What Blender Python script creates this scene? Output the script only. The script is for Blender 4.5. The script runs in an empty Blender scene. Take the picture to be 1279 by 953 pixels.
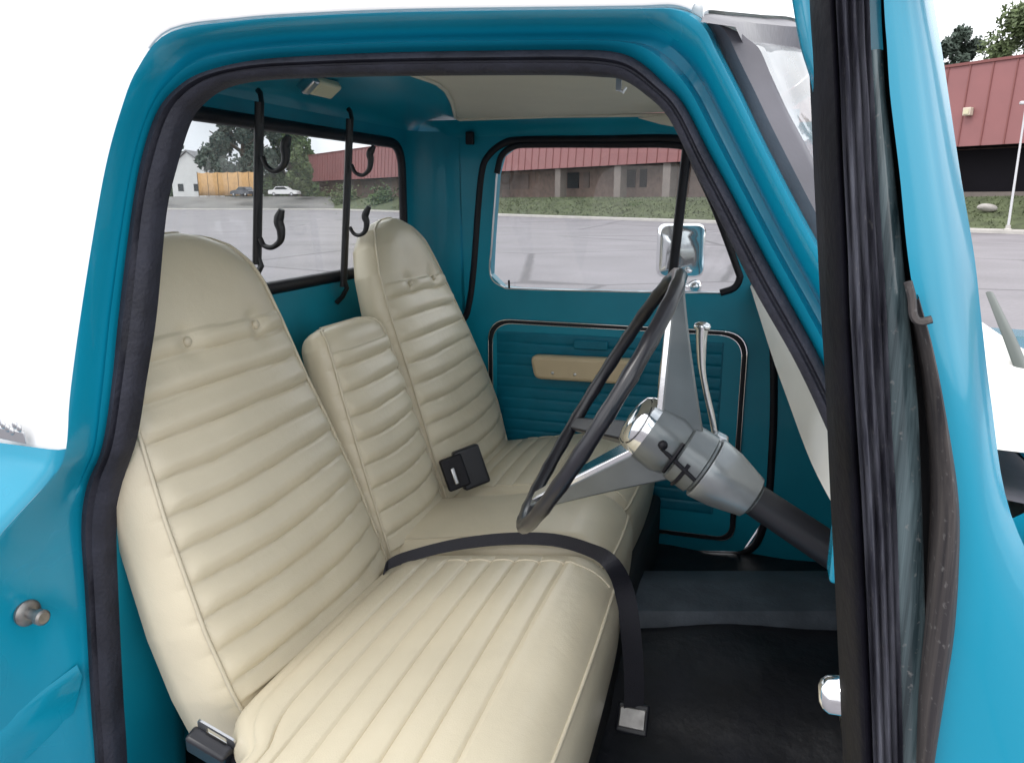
import bpy, bmesh, math, random
from mathutils import Vector, Matrix
random.seed(7)
scene = bpy.context.scene
COL = scene.collection
R = math.radians
V = Vector

# ------------------------------------------------------------------ survey helper
# bearings measured in the photograph are intersected with the real surface they lie on
F = 960.0; CX = 639.5; CY = 476.5
PITCH = R(13.388); YAW = R(17.466)
EYE = V((0.0, -1.0, 1.62))
FW = V((-math.sin(YAW), math.cos(YAW), 0)); RT = V((math.cos(YAW), math.sin(YAW), 0))
def ray(px, py):
    u = (px - CX) / F; v = (py - CY) / F
    f = math.cos(PITCH) - math.sin(PITCH) * v
    d = math.sin(PITCH) + math.cos(PITCH) * v
    return FW * f + RT * u + V((0, 0, -d))
def at(px, py, n, k):
    n = V(n); r = ray(px, py)
    return EYE + r * ((k - n.dot(EYE)) / n.dot(r))
def aty(px, py, y): return at(px, py, (0, 1, 0), y)
def atx(px, py, x): return at(px, py, (1, 0, 0), x)
def atz(px, py, z): return at(px, py, (0, 0, 1), z)
def attum(px, py, off=0.0):          # side of the cab: upright below the belt, leaning in above it
    p = aty(px, py, off)
    if p.z > 1.25:
        p = at(px, py, (0, 1, -0.16), off - 0.16 * 1.25)
    return p

# ------------------------------------------------------------------ curves
def cr(pts, n, closed=False):
    """Catmull-Rom through pts, n samples, uniform in the point index."""
    pts = [V(p) for p in pts]; m = len(pts); out = []
    segs = m if closed else m - 1
    for i in range(n):
        t = i / (n if closed else n - 1) * segs
        k = min(int(t), segs - 1); f = t - k
        if closed:
            a, b, c, d = (pts[(k + j) % m] for j in (-1, 0, 1, 2))
        else:
            b, c = pts[k], pts[k + 1]
            a = pts[k - 1] if k > 0 else b * 2 - c
            d = pts[k + 2] if k + 2 < m else c * 2 - b
        out.append(0.5 * ((2 * b) + (c - a) * f + (2 * a - 5 * b + 4 * c - d) * f * f + (3 * b - a - 3 * c + d) * f ** 3))
    return out
def lerp_tab(tab, x):
    if x <= tab[0][0]: return tab[0][1]
    for (a, b), (c, d) in zip(tab, tab[1:]):
        if x <= c: return b + (d - b) * (x - a) / (c - a)
    return tab[-1][1]
def rounded(pts, rads, n=6):
    """polygon (3D, planar) with rounded corners"""
    out = []; m = len(pts); pts = [V(p) for p in pts]
    if not isinstance(rads, (list, tuple)): rads = [rads] * m
    for i in range(m):
        p = pts[i]; a = pts[i - 1] - p; b = pts[(i + 1) % m] - p
        r = min(rads[i], a.length * .45, b.length * .45)
        if r < 1e-5: out.append(p); continue
        s = p + a.normalized() * r; e = p + b.normalized() * r
        for k in range(n + 1):
            t = k / n
            out.append(s * (1 - t) ** 2 + p * (2 * t * (1 - t)) + e * t * t)
    return out

# ------------------------------------------------------------------ mesh builder
class MB:
    def __init__(s): s.v = []; s.f = []
    def add(s, vs, fs):
        o = len(s.v); s.v += [tuple(p) for p in vs]; s.f += [tuple(i + o for i in f) for f in fs]
    def loft(s, rings, closed=False, cap=False):
        n = len(rings[0]); vs = [p for r in rings for p in r]; fs = []
        for i in range(len(rings) - 1):
            for j in range(n if closed else n - 1):
                k = (j + 1) % n
                fs.append((i * n + j, i * n + k, (i + 1) * n + k, (i + 1) * n + j))
        if cap:
            fs.append(tuple(range(n))); fs.append(tuple((len(rings) - 1) * n + j for j in range(n)))
        s.add(vs, fs)
    def tube(s, pts, r, seg=8, closed=False, cap=True, flat=1.0, up=None):
        pts = [V(p) for p in pts]; m = len(pts); rings = []
        rr = r if isinstance(r, (list, tuple)) else [r] * m
        nrm = None
        for i in range(m):
            if closed: t = pts[(i + 1) % m] - pts[i - 1]
            else: t = pts[min(i + 1, m - 1)] - pts[max(i - 1, 0)]
            t.normalize()
            if up is not None:
                nrm = V(up) - t * V(up).dot(t)
            elif nrm is None:
                h = V((0, 0, 1)) if abs(t.z) < .9 else V((1, 0, 0))
                nrm = h - t * h.dot(t)
            else:
                nrm = nrm - t * nrm.dot(t)
            nrm = nrm.normalized(); bn = t.cross(nrm)
            rings.append([pts[i] + (nrm * math.cos(a) * flat + bn * math.sin(a)) * rr[i]
                          for a in (2 * math.pi * k / seg for k in range(seg))])
        if closed: rings.append(rings[0])
        s.loft(rings, True, cap and not closed)
    def box(s, c, d, ax=None):
        c = V(c); X, Y, Z = ax if ax else (V((1, 0, 0)), V((0, 1, 0)), V((0, 0, 1)))
        vs = [c + X * (d[0] * a / 2) + Y * (d[1] * b / 2) + Z * (d[2] * e / 2) for a in (-1, 1) for b in (-1, 1) for e in (-1, 1)]
        s.add(vs, [(0, 1, 3, 2), (4, 6, 7, 5), (0, 4, 5, 1), (2, 3, 7, 6), (0, 2, 6, 4), (1, 5, 7, 3)])
    def prism(s, poly, off):
        off = V(off); n = len(poly); poly = [V(p) for p in poly]
        s.add(poly + [p + off for p in poly], [tuple(range(n)), tuple(range(2 * n - 1, n - 1, -1))] +
              [(i, (i + 1) % n, n + (i + 1) % n, n + i) for i in range(n)])
    def ico(s, c, r, sub=2, scale=(1, 1, 1)):
        b = bmesh.new(); bmesh.ops.create_icosphere(b, subdivisions=sub, radius=r)
        b.verts.ensure_lookup_table()
        s.add([V(c) + V((v.co.x * scale[0], v.co.y * scale[1], v.co.z * scale[2])) for v in b.verts],
              [tuple(v.index for v in f.verts) for f in b.faces]); b.free()
    def lathe(s, o, ax, prof, seg=32):
        """prof: (distance along the axis, radius)"""
        o = V(o); ax = V(ax).normalized(); h = V((0, 1, 0)) if abs(ax.y) < .9 else V((1, 0, 0))
        n = (h - ax * h.dot(ax)).normalized(); b = ax.cross(n)
        rings = [[o + ax * d + (n * math.cos(a) + b * math.sin(a)) * r for a in (2 * math.pi * k / seg for k in range(seg))] for d, r in prof]
        s.loft(rings, True, True)
    def holed(s, outer, holes):
        """flat sheet with holes, triangulated"""
        b = bmesh.new(); es = []
        for loop in [outer] + holes:
            vs = [b.verts.new(p) for p in loop]
            for i in range(len(vs)): es.append(b.edges.new((vs[i], vs[(i + 1) % len(vs)])))
        bmesh.ops.triangle_fill(b, use_beauty=True, edges=es)
        b.verts.index_update()
        s.add([v.co.copy() for v in b.verts], [tuple(v.index for v in f.verts) for f in b.faces]); b.free()
    def build(s, name, mat, parent=None, ang=40, solid=0, bevel=0, sub=0, flip=False):
        me = bpy.data.meshes.new(name); me.from_pydata(s.v, [], s.f)
        b = bmesh.new(); b.from_mesh(me)
        bmesh.ops.remove_doubles(b, verts=b.verts, dist=1e-5)
        bmesh.ops.recalc_face_normals(b, faces=b.faces)
        b.to_mesh(me); b.free()
        if ang is not None:
            me.polygons.foreach_set('use_smooth', [True] * len(me.polygons))
            me.set_sharp_from_angle(angle=R(ang))
        o = bpy.data.objects.new(name, me); COL.objects.link(o)
        me.materials.append(mat)
        if solid:
            m = o.modifiers.new('solid', 'SOLIDIFY'); m.thickness = solid; m.offset = 0
        if bevel:
            m = o.modifiers.new('bevel', 'BEVEL'); m.width = bevel; m.segments = 3; m.limit_method = 'ANGLE'; m.angle_limit = R(35)
        if sub:
            m = o.modifiers.new('sub', 'SUBSURF'); m.levels = sub; m.render_levels = sub
        if parent is not None:
            o.parent = parent; o.matrix_parent_inverse = world(parent).inverted()
        return o
def world(o):
    m = Matrix.Translation(o.location) @ o.rotation_euler.to_matrix().to_4x4()
    if o.parent: m = world(o.parent) @ o.matrix_parent_inverse @ m
    return m
def thing(name, loc, label, cat, group=None):
    o = bpy.data.objects.new(name, None); COL.objects.link(o); o.location = loc
    o.empty_display_size = .1
    tag(o, label, cat, group); return o
def tag(o, label=None, cat=None, group=None, kind=None):
    if label: o['label'] = label
    if cat: o['category'] = cat
    if group: o['group'] = group
    if kind: o['kind'] = kind
    return o

# ------------------------------------------------------------------ materials
def mat(name, col, rough=.5, metal=0, coat=0, noise=0, nscale=20, bump=0, bscale=200, spec=.5, col2=None, coatr=.08, detail=3):
    m = bpy.data.materials.new(name); m.use_nodes = True
    nt = m.node_tree; bs = nt.nodes['Principled BSDF']
    bs.inputs['Base Color'].default_value = (*col, 1); bs.inputs['Roughness'].default_value = rough
    bs.inputs['Metallic'].default_value = metal; bs.inputs['Coat Weight'].default_value = coat
    bs.inputs['Coat Roughness'].default_value = coatr; bs.inputs['Specular IOR Level'].default_value = spec
    tc = nt.nodes.new('ShaderNodeTexCoord')
    if noise:
        n = nt.nodes.new('ShaderNodeTexNoise'); n.inputs['Scale'].default_value = nscale; n.inputs['Detail'].default_value = detail
        r = nt.nodes.new('ShaderNodeValToRGB')
        c2 = col2 or tuple(min(1, c * (1 + noise)) for c in col)
        c1 = col if col2 else tuple(c * (1 - noise) for c in col)
        r.color_ramp.elements[0].position = .3; r.color_ramp.elements[1].position = .7
        r.color_ramp.elements[0].color = (*c1, 1); r.color_ramp.elements[1].color = (*c2, 1)
        nt.links.new(tc.outputs['Object'], n.inputs['Vector']); nt.links.new(n.outputs['Fac'], r.inputs['Fac'])
        nt.links.new(r.outputs['Color'], bs.inputs['Base Color'])
        mr = nt.nodes.new('ShaderNodeMapRange'); mr.inputs['To Min'].default_value = rough * .85; mr.inputs['To Max'].default_value = min(1, rough * 1.2)
        nt.links.new(n.outputs['Fac'], mr.inputs['Value']); nt.links.new(mr.outputs['Result'], bs.inputs['Roughness'])
    if bump:
        n2 = nt.nodes.new('ShaderNodeTexNoise'); n2.inputs['Scale'].default_value = bscale; n2.inputs['Detail'].default_value = 4
        b = nt.nodes.new('ShaderNodeBump'); b.inputs['Strength'].default_value = bump; b.inputs['Distance'].default_value = .01
        nt.links.new(tc.outputs['Object'], n2.inputs['Vector']); nt.links.new(n2.outputs['Fac'], b.inputs['Height'])
        nt.links.new(b.outputs['Normal'], bs.inputs['Normal'])
    return m
def glass(name, tint=(1, 1, 1), refl=1.0, milk=0.0):
    m = bpy.data.materials.new(name); m.use_nodes = True; nt = m.node_tree
    for n in list(nt.nodes): nt.nodes.remove(n)
    out = nt.nodes.new('ShaderNodeOutputMaterial'); mix = nt.nodes.new('ShaderNodeMixShader')
    tr = nt.nodes.new('ShaderNodeBsdfTransparent'); gl = nt.nodes.new('ShaderNodeBsdfGlossy'); fr = nt.nodes.new('ShaderNodeLayerWeight')
    tr.inputs['Color'].default_value = (*tint, 1); gl.inputs['Roughness'].default_value = .02; pw = nt.nodes.new('ShaderNodeMath'); pw.operation = 'POWER'; pw.inputs[1].default_value = 5
    mul = nt.nodes.new('ShaderNodeMath'); mul.operation = 'MULTIPLY_ADD'; mul.inputs[1].default_value = .9 * refl; mul.inputs[2].default_value = .045 * refl
    nt.links.new(fr.outputs['Facing'], pw.inputs[0]); nt.links.new(pw.outputs[0], mul.inputs[0]); nt.links.new(mul.outputs[0], mix.inputs[0])
    src = tr
    if milk:
        df = nt.nodes.new('ShaderNodeBsdfDiffuse'); df.inputs['Color'].default_value = (.8, .8, .82, 1)
        mm = nt.nodes.new('ShaderNodeMixShader')
        tc = nt.nodes.new('ShaderNodeTexCoord'); no = nt.nodes.new('ShaderNodeTexNoise'); no.inputs['Scale'].default_value = 5
        ml = nt.nodes.new('ShaderNodeMath'); ml.operation = 'MULTIPLY'; ml.inputs[1].default_value = milk * 2
        nt.links.new(tc.outputs['Object'], no.inputs['Vector']); nt.links.new(no.outputs['Fac'], ml.inputs[0]); nt.links.new(ml.outputs[0], mm.inputs[0])
        nt.links.new(tr.outputs[0], mm.inputs[1]); nt.links.new(df.outputs[0], mm.inputs[2]); src = mm
    nt.links.new(src.outputs[0], mix.inputs[1]); nt.links.new(gl.outputs[0], mix.inputs[2]); nt.links.new(mix.outputs[0], out.inputs[0])
    return m
def vinyl(name, col):
    m = mat(name, col, .33, noise=.07, nscale=3.5, spec=.5, detail=6); nt = m.node_tree; bs = nt.nodes['Principled BSDF']
    tc = nt.nodes.new('ShaderNodeTexCoord'); prev = None
    for sc, st, ty in [(7, .10, 'N'), (38, .10, 'N'), (420, .16, 'V')]:
        if ty == 'N':
            n = nt.nodes.new('ShaderNodeTexNoise'); n.inputs['Detail'].default_value = 3; n.inputs['Distortion'].default_value = .8; o = n.outputs['Fac']
        else:
            n = nt.nodes.new('ShaderNodeTexVoronoi'); o = n.outputs['Distance']
        n.inputs['Scale'].default_value = sc
        b = nt.nodes.new('ShaderNodeBump'); b.inputs['Strength'].default_value = st; b.inputs['Distance'].default_value = .02 if sc < 10 else (.006 if sc < 100 else .0015)
        nt.links.new(tc.outputs['Object'], n.inputs['Vector']); nt.links.new(o, b.inputs['Height'])
        if prev: nt.links.new(prev.outputs['Normal'], b.inputs['Normal'])
        prev = b
    nt.links.new(prev.outputs['Normal'], bs.inputs['Normal']); return m
def paving(name, col):
    m = mat(name, col, .88, noise=.16, nscale=.35, detail=9); nt = m.node_tree; bs = nt.nodes['Principled BSDF']
    src = bs.inputs['Base Color'].links[0].from_socket
    tc = nt.nodes.new('ShaderNodeTexCoord'); no = nt.nodes.new('ShaderNodeTexNoise'); no.inputs['Scale'].default_value = .5; no.inputs['Detail'].default_value = 4
    mixv = nt.nodes.new('ShaderNodeMixRGB'); mixv.inputs[0].default_value = .12
    vo = nt.nodes.new('ShaderNodeTexVoronoi'); vo.feature = 'DISTANCE_TO_EDGE'; vo.inputs['Scale'].default_value = .13
    lt = nt.nodes.new('ShaderNodeMapRange'); lt.inputs['From Min'].default_value = .004; lt.inputs['From Max'].default_value = .012; lt.inputs['To Min'].default_value = .55; lt.inputs['To Max'].default_value = 1
    mul = nt.nodes.new('ShaderNodeMixRGB'); mul.blend_type = 'MULTIPLY'; mul.inputs[0].default_value = 1
    fine = nt.nodes.new('ShaderNodeTexNoise'); fine.inputs['Scale'].default_value = 14; fine.inputs['Detail'].default_value = 3
    fr = nt.nodes.new('ShaderNodeMapRange'); fr.inputs['To Min'].default_value = .8; fr.inputs['To Max'].default_value = 1.2
    m2 = nt.nodes.new('ShaderNodeMixRGB'); m2.blend_type = 'MULTIPLY'; m2.inputs[0].default_value = 1
    nt.links.new(tc.outputs['Object'], no.inputs['Vector']); nt.links.new(tc.outputs['Object'], mixv.inputs[1]); nt.links.new(no.outputs['Color'], mixv.inputs[2])
    nt.links.new(mixv.outputs[0], vo.inputs['Vector']); nt.links.new(vo.outputs['Distance'], lt.inputs['Value'])
    nt.links.new(src, mul.inputs[1]); nt.links.new(lt.outputs[0], mul.inputs[2])
    nt.links.new(tc.outputs['Object'], fine.inputs['Vector']); nt.links.new(fine.outputs['Fac'], fr.inputs['Value'])
    nt.links.new(mul.outputs[0], m2.inputs[1]); nt.links.new(fr.outputs[0], m2.inputs[2]); nt.links.new(m2.outputs[0], bs.inputs['Base Color'])
    return m
def streaky(name, c1, c2, rough=.35, coat=.3):
    m = mat(name, c1, rough, 0, coat, spec=.4); nt = m.node_tree; bs = nt.nodes['Principled BSDF']
    tc = nt.nodes.new('ShaderNodeTexCoord'); mp = nt.nodes.new('ShaderNodeMapping'); mp.inputs['Scale'].default_value = (150, 150, 2.5)
    n = nt.nodes.new('ShaderNodeTexNoise'); n.inputs['Scale'].default_value = 1; n.inputs['Detail'].default_value = 5; n.inputs['Roughness'].default_value = .65
    r = nt.nodes.new('ShaderNodeValToRGB'); r.color_ramp.elements[0].position = .38; r.color_ramp.elements[1].position = .72
    r.color_ramp.elements[0].color = (*c1, 1); r.color_ramp.elements[1].color = (*c2, 1)
    n2 = nt.nodes.new('ShaderNodeTexNoise'); n2.inputs['Scale'].default_value = 260; n2.inputs['Detail'].default_value = 2
    r2 = nt.nodes.new('ShaderNodeValToRGB'); r2.color_ramp.elements[0].position = .64; r2.color_ramp.elements[1].position = .85
    mx = nt.nodes.new('ShaderNodeMixRGB'); mx.inputs[2].default_value = (.20, .195, .19, 1)
    nt.links.new(tc.outputs['Object'], mp.inputs['Vector']); nt.links.new(mp.outputs[0], n.inputs['Vector']); nt.links.new(n.outputs['Fac'], r.inputs['Fac'])
    nt.links.new(tc.outputs['Object'], n2.inputs['Vector']); nt.links.new(n2.outputs['Fac'], r2.inputs['Fac'])
    nt.links.new(r.outputs['Color'], mx.inputs[1]); nt.links.new(r2.outputs['Color'], mx.inputs[0]); nt.links.new(mx.outputs[0], bs.inputs['Base Color'])
    b = nt.nodes.new('ShaderNodeBump'); b.inputs['Strength'].default_value = .15; b.inputs['Distance'].default_value = .003
    nt.links.new(n.outputs['Fac'], b.inputs['Height']); nt.links.new(b.outputs['Normal'], bs.inputs['Normal']); return m
M = dict(
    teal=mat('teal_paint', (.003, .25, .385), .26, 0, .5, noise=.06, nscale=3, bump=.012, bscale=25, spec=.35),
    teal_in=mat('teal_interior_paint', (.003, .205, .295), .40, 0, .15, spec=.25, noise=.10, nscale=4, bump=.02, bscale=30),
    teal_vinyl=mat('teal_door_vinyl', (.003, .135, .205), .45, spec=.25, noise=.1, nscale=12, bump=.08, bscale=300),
    white=mat('white_paint', (.80, .80, .80), .35, 0, .5, noise=.03, nscale=4),
    rubber=mat('weathered_rubber', (.021, .022, .033), .6, spec=.35, noise=.35, nscale=14, bump=.25, bscale=120),
    black=mat('black_rubber', (.006, .006, .010), .5, spec=.3, noise=.3, nscale=20, bump=.1, bscale=150),
    deepblack=mat('black_door_seal', (.003, .0028, .0055), .5, spec=.1, noise=.4, nscale=25, bump=.1, bscale=120),
    rackm=mat('black_rack_paint', (.012, .012, .014), .4),
    cream=vinyl('cream_vinyl', (.61, .545, .41)),
    cream_pipe=mat('cream_piping', (.56, .50, .38), .4, bump=.1, bscale=300),
    headliner=mat('cream_headliner', (.52, .495, .41), .8, noise=.05, nscale=6, bump=.08, bscale=200),
    tanvinyl=mat('tan_armrest', (.52, .42, .27), .4, noise=.06, nscale=8, bump=.08, bscale=250),
    dash=mat('white_dash_pad', (.86, .85, .80), .5, noise=.02, nscale=6),
    chrome=mat('chrome', (.78, .79, .80), .12, 1, bump=.01, bscale=40),
    satin=mat('satin_metal', (.55, .56, .58), .3, 1, bump=.02, bscale=60),
    colsilver=mat('worn_silver_collar', (.30, .32, .33), .32, .6, .2, noise=.15, nscale=12, bump=.03, bscale=60),
    dullsteel=mat('dull_steel', (.30, .29, .28), .42, .9, noise=.3, nscale=40),
    colgrey=mat('grey_column_paint', (.165, .18, .185), .33, .6, .2, noise=.15, nscale=9, bump=.03, bscale=60),
    wheel=mat('black_wheel_rim', (.013, .013, .018), .32, noise=.3, nscale=20, coat=.2),
    carpet=mat('black_floor_mat', (.008, .009, .013), .5, spec=.4, noise=.4, nscale=7, bump=.5, bscale=18),
    matgrey=mat('grey_floor_rubber', (.075, .09, .11), .5, spec=.4, noise=.25, nscale=14, bump=.2, bscale=80),
    belt=mat('seat_belt_webbing', (.009, .009, .016), .6, bump=.3, bscale=400),
    plastic=mat('black_plastic', (.012, .013, .018), .4),
    lens=mat('lamp_lens', (.62, .58, .40), .35),
    glass=glass('window_glass', (.88, .90, .91), 1.0, .08),
    glassr=glass('rear_window_glass', (.90, .93, .93), 1.0, .2),  # milk puts pale haze into the glass colour, softening the trees behind
    windshield=glass('windshield_glass', (.80, .84, .86), .5, .36),  # milk paints the pale sky reflection into the pane's colour
    gchan=streaky('greenish_channel', (.018, .032, .038), (.12, .17, .185), .22, .5),
    oldrub=streaky('cracked_brown_rubber', (.030, .027, .030), (.10, .088, .082), .65, 0),
    edgerub=streaky('worn_grey_rubber', (.03, .03, .042), (.17, .175, .21)),
    wiperm=mat('wiper_rubber', (.06, .075, .065), .35),
    gasket=mat('grey_gasket', (.13, .125, .142), .45, noise=.25, nscale=8, bump=.1, bscale=60),
    asphalt=paving('old_asphalt', (.225, .212, .225)),
    asphalt2=mat('far_lot', (.20, .195, .19), .9, noise=.2, nscale=.3),
    concrete=mat('concrete', (.48, .46, .43), .85, noise=.1, nscale=1.5),
    grass=mat('grass', (.085, .105, .05), .9, noise=.35, nscale=1.2, bump=.5, bscale=6),
    redmetal=mat('red_metal_panels', (.26, .105, .105), .55, noise=.06, nscale=.7),
    redseam=mat('red_seam', (.20, .065, .06), .5),
    brick=mat('brown_brick', (.17, .115, .095), .85, noise=.25, nscale=2.2, bump=.3, bscale=15),
    tan=mat('tan_column', (.19, .16, .145), .8, noise=.1, nscale=2),
    darkrec=mat('dark_storefront', (.008, .007, .010), .6, spec=.12, noise=.3, nscale=.5),
    panelb=mat('brown_panel', (.12, .085, .075), .7, noise=.2, nscale=.8),
    trunk=mat('bark', (.09, .065, .045), .9, noise=.3, nscale=5),
    leaf_dark=mat('dark_leaves', (.06, .085, .065), .7, noise=.4, nscale=1.5),
    leaf=mat('green_leaves', (.06, .10, .030), .7, noise=.5, nscale=1.2),
    leaf_light=mat('light_leaves', (.10, .135, .055), .7, noise=.4, nscale=1.2),
    housew=mat('white_siding', (.72, .72, .72), .7, noise=.04, nscale=1),
    roofg=mat('grey_shingles', (.22, .22, .23), .9, noise=.2, nscale=2),
    orange=mat('orange_mesh_fence', (.46, .27, .11), .8, noise=.15, nscale=2),
    cardark=mat('dark_car_paint', (.03, .035, .05), .3, 0, .8), carwhite=mat('white_car_paint', (.75, .75, .76), .3, 0, .8),
    carglass=mat('car_window', (.02, .025, .03), .1), tyre=mat('tyre', (.015, .015, .016), .8),
    pole=mat('galvanised_pole', (.62, .62, .64), .45, .3), lampw=mat('lamp_housing', (.60, .52, .42), .5),
    rock=mat('pale_rock', (.36, .34, .32), .9, noise=.25, nscale=2, bump=.4, bscale=5),
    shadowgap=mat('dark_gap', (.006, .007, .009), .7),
)

# ================================================================== THE TRUCK
T = thing('pickup_truck', (-.4, .89, 0), 'teal and white vintage pickup truck with its door open on cream seats', 'pickup truck')

# ---- door opening on the near side: measured outlines of the seal and the painted frame
SI = [(158,1150),(149,953),(144,877),(137,740),(135,665),(142,609),(160,553),(172,480),(185,395),(197,269),(210,210),(227,155),(243,130),(273,109),(319,99),(400,95),(500,93),(620,92),(700,92),(745,94),(775,98),(806,118),(836,148),(868,213),(897,270),(942,360),(995,454),(1039,549),(1085,660),(1140,900)]
SO = [(133,1150),(124,953),(119,877),(112,740),(107,655),(114,602),(133,556),(145,480),(153,395),(170,265),(184,190),(202,139),(227,109),(260,90),(320,76),(400,70),(500,66),(620,64),(720,63),(770,66),(800,78),(828,103),(854,131),(885,190),(911,238),(960,331),(1020,440),(1075,550),(1130,650),(1190,900)]
TE = [(-90,1190),(-75,975),(-65,890),(-45,790),(-15,690),(62,600),(87,562),(96,480),(108,395),(126,285),(141,205),(158,142),(178,88),(218,40),(310,25),(400,19),(500,15),(620,13),(720,12),(800,11),(850,11),(884,30),(903,68),(929,120),(955,175),(1003,268),(1060,370),(1110,470),(1165,600),(1230,900)]
TY = [-.21,-.21,-.21,-.20,-.17,-.09,-.065,-.06] + [-.06] * 14 + [-.05] * 8
n_st = len(SI)
si = [attum(*p, .0) for p in SI]; so = [attum(*p, -.004) for p in SO]
te = [attum(*p, o) for p, o in zip(TE, TY)]
N = 150
rI, rO, rT = cr(si, N), cr(so, N), cr(te, N)
def ringmix(a, b, t, off=(0, 0, 0)): return [p * (1 - t) + q * t + V(off) for p, q in zip(a, b)]
def idx(st): return int(round(st / (n_st - 1) * (N - 1)))
# painted frame: flange under the seal, step, raised bead, outer edge
frame = MB()
prof = [(0.0, .006), (.10, -.006), (.22, -.010), (.32, .014), (.47, .018), (.60, -.008), (.72, -.014), (.82, -.020), (.91, -.019), (.97, -.010), (1.0, .002)]
def yoff(r, d): return [p + V((0, d, 0)) for p in r]
rings = [[p + V((0, d * ((.25 + .75 * min(1, max(0, (i - 22) / 12))) if i < idx(20) else 1 + .9 * min(1, (i - idx(20)) / 10)), 0)) for i, p in enumerate(ringmix(rO, rT, t))] for t, d in prof]
iw = [p + V((0, .035, 0)) for p in rI]
frame.loft([yoff(rI, .012), yoff(ringmix(rI, rO, .5), .015)] + rings)
cab = frame.build('cab_frame', M['teal'], T, 60)
# inner reveal of the opening towards the cab
# outward normal of the opening outline in the x-z plane
cen = V((-.5, 0, 1.2))
def outn(ring, i):
    a = ring[max(i - 1, 0)]; b = ring[min(i + 1, N - 1)]; t = (b - a); t.y = 0; t.normalize()
    n = V((-t.z, 0, t.x))
    if n.dot(ring[i] - cen) < 0: n = -n
    return n
# white quarter panel behind the door (stations 6..13) rolling round to the back of the cab
q0 = idx(6)
BT = {6: (-1.50, .22, 1.12), 7: (-1.50, .22, 1.25), 8: (-1.46, .22, 1.42), 9: (-1.42, .22, 1.58), 10: (-1.37, .22, 1.72), 11: (-1.32, .24, 1.83), 12: (-1.28, .28, 1.91), 13: (-1.18, .33, 1.96), 14: (-.98, .38, 1.98), 15: (-.70, .40, 1.985)}
BP = []
for k in range(6, 22): BP.append(V(BT[k]) if k in BT else V((te[k].x, .40, 1.985 - .010 * (k - 15))))
b_r = cr(BP, idx(21) - q0 + 1)
def shell(i, t):
    a = rT[i]; b = b_r[i - q0]; f = min(1, max(0, (i - idx(11)) / (idx(15) - idx(11))))
    c = V((b.x, a.y + .01, b.z)) * (1 - f) + V((b.x, .04, b.z)) * f
    return a * (1 - t) ** 2 + c * (2 * t * (1 - t)) + b * t * t + V((0, -.008 * min(1, t * 12), 0))
ts = [0, .03, .08, .15, .25, .35, .45, .55, .65, .75, .85, .93, 1]
quarter = None
q = MB(); q.loft([[shell(i, t) for i in range(q0, idx(12) + 1)] for t in ts])
quarter = q.build('quarter_panel', M['white'], T, 50)
q = MB(); rr = [[shell(i, t) for i in range(idx(12), idx(21) + 1)] for t in ts]
last = rr[-1]
for y, dz in [(.65, .022), (.89, .028), (1.13, .022)]: rr.append([V((p.x, y, p.z + dz)) for p in last])
for r in list(rr[12::-1]): rr.append([V((p.x - (.10 if p.x < -.85 else 0), 1.86 - p.y * .9, max(p.z, 1.97 if p.x < -.3 else p.z))) for p in r])
q.loft(rr); ROOF_MB = q; edge_r = [r[-1] for r in rr]
RE = [(p.y, p) for p in edge_r]
# teal body side below the belt
q = MB(); rr = []
for a, y in [(0, 0), (.012, -.012), (.03, -.014), (.15, -.012), (.32, .0), (.6, .0)]:
    rr.append([rT[i] + V((-1, 0, 0)) * a + V((0, y, 0)) for i in range(0, q0 + 1)])
q.loft(rr); q.build('body_side', M['teal'], T, 50)
# drip rail along the top of the door opening
q = MB()
dr = [rT[i] + V((0, -.012, .004)) for i in range(idx(12.4), idx(20.6))]
q.tube(dr, .0042, 8, flat=1.2); q.build('drip_rail', M['white'], T)

# seal round the opening
q = MB()
rings = []
for t, d in [(0, .02), (-.02, -.004), (.10, -.014), (.36, -.018), (.44, -.010), (.52, -.010), (.62, -.019), (.85, -.017), (.98, -.006), (1.0, .01)]:
    rings.append(yoff(ringmix(rI, rO, t), d))
q.loft(rings)
q.build('weatherstrip', M['rubber'], T, 60)
# crease wedge and striker in the jamb
q = MB()
pA = aty(-20, 915, -.16); pB = aty(96, 830, -.035); pC = aty(104, 848, -.03); pD = aty(92, 890, -.04); pE = aty(-20, 1000, -.16)
lift = V((.010, -.006, 0))
q.add([pA, pB, pC, pD, pE, (pB + pC) / 2 + lift, pA * .6 + pE * .4 + lift], [(0, 1, 5, 6), (1, 2, 5), (2, 3, 5), (3, 4, 6, 5)])
q.build('jamb_crease', M['teal'], T, 85, sub=0)
st = aty(40, 766, -.11)
q = MB(); q.lathe(st + V((-.012, 0, 0)), (1, -.12, 0), [(0, .023), (.005, .023), (.009, .019), (.010, .009), (.03, .009), (.032, .0135), (.042, .0135), (.045, .010)], 24)
q.build('door_striker', M['dullsteel'], T, 40)
# badge on the quarter panel (unreadable raised script plate)
bc = aty(12, 543, -.075)
q = MB()
bx = aty(30, 546, -.072) - aty(0, 540, -.072); L = bx.length; bx.normalize(); bz = V((0, 0, 1)); by = bx.cross(bz)
q.box(bc, (L * 1.3, .004, .020), (bx, by, bz))
for k in range(7):
    q.ico(bc + bx * (L * (-.5 + k / 6)) + bz * (.012 + .004 * ((k * 3) % 4 - 1)) - V((0, .002, 0)), .006, 1, (1.1, .5, 1.4))
q.build('emblem', M['satin'], quarter, 40, bevel=.0015)

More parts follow.
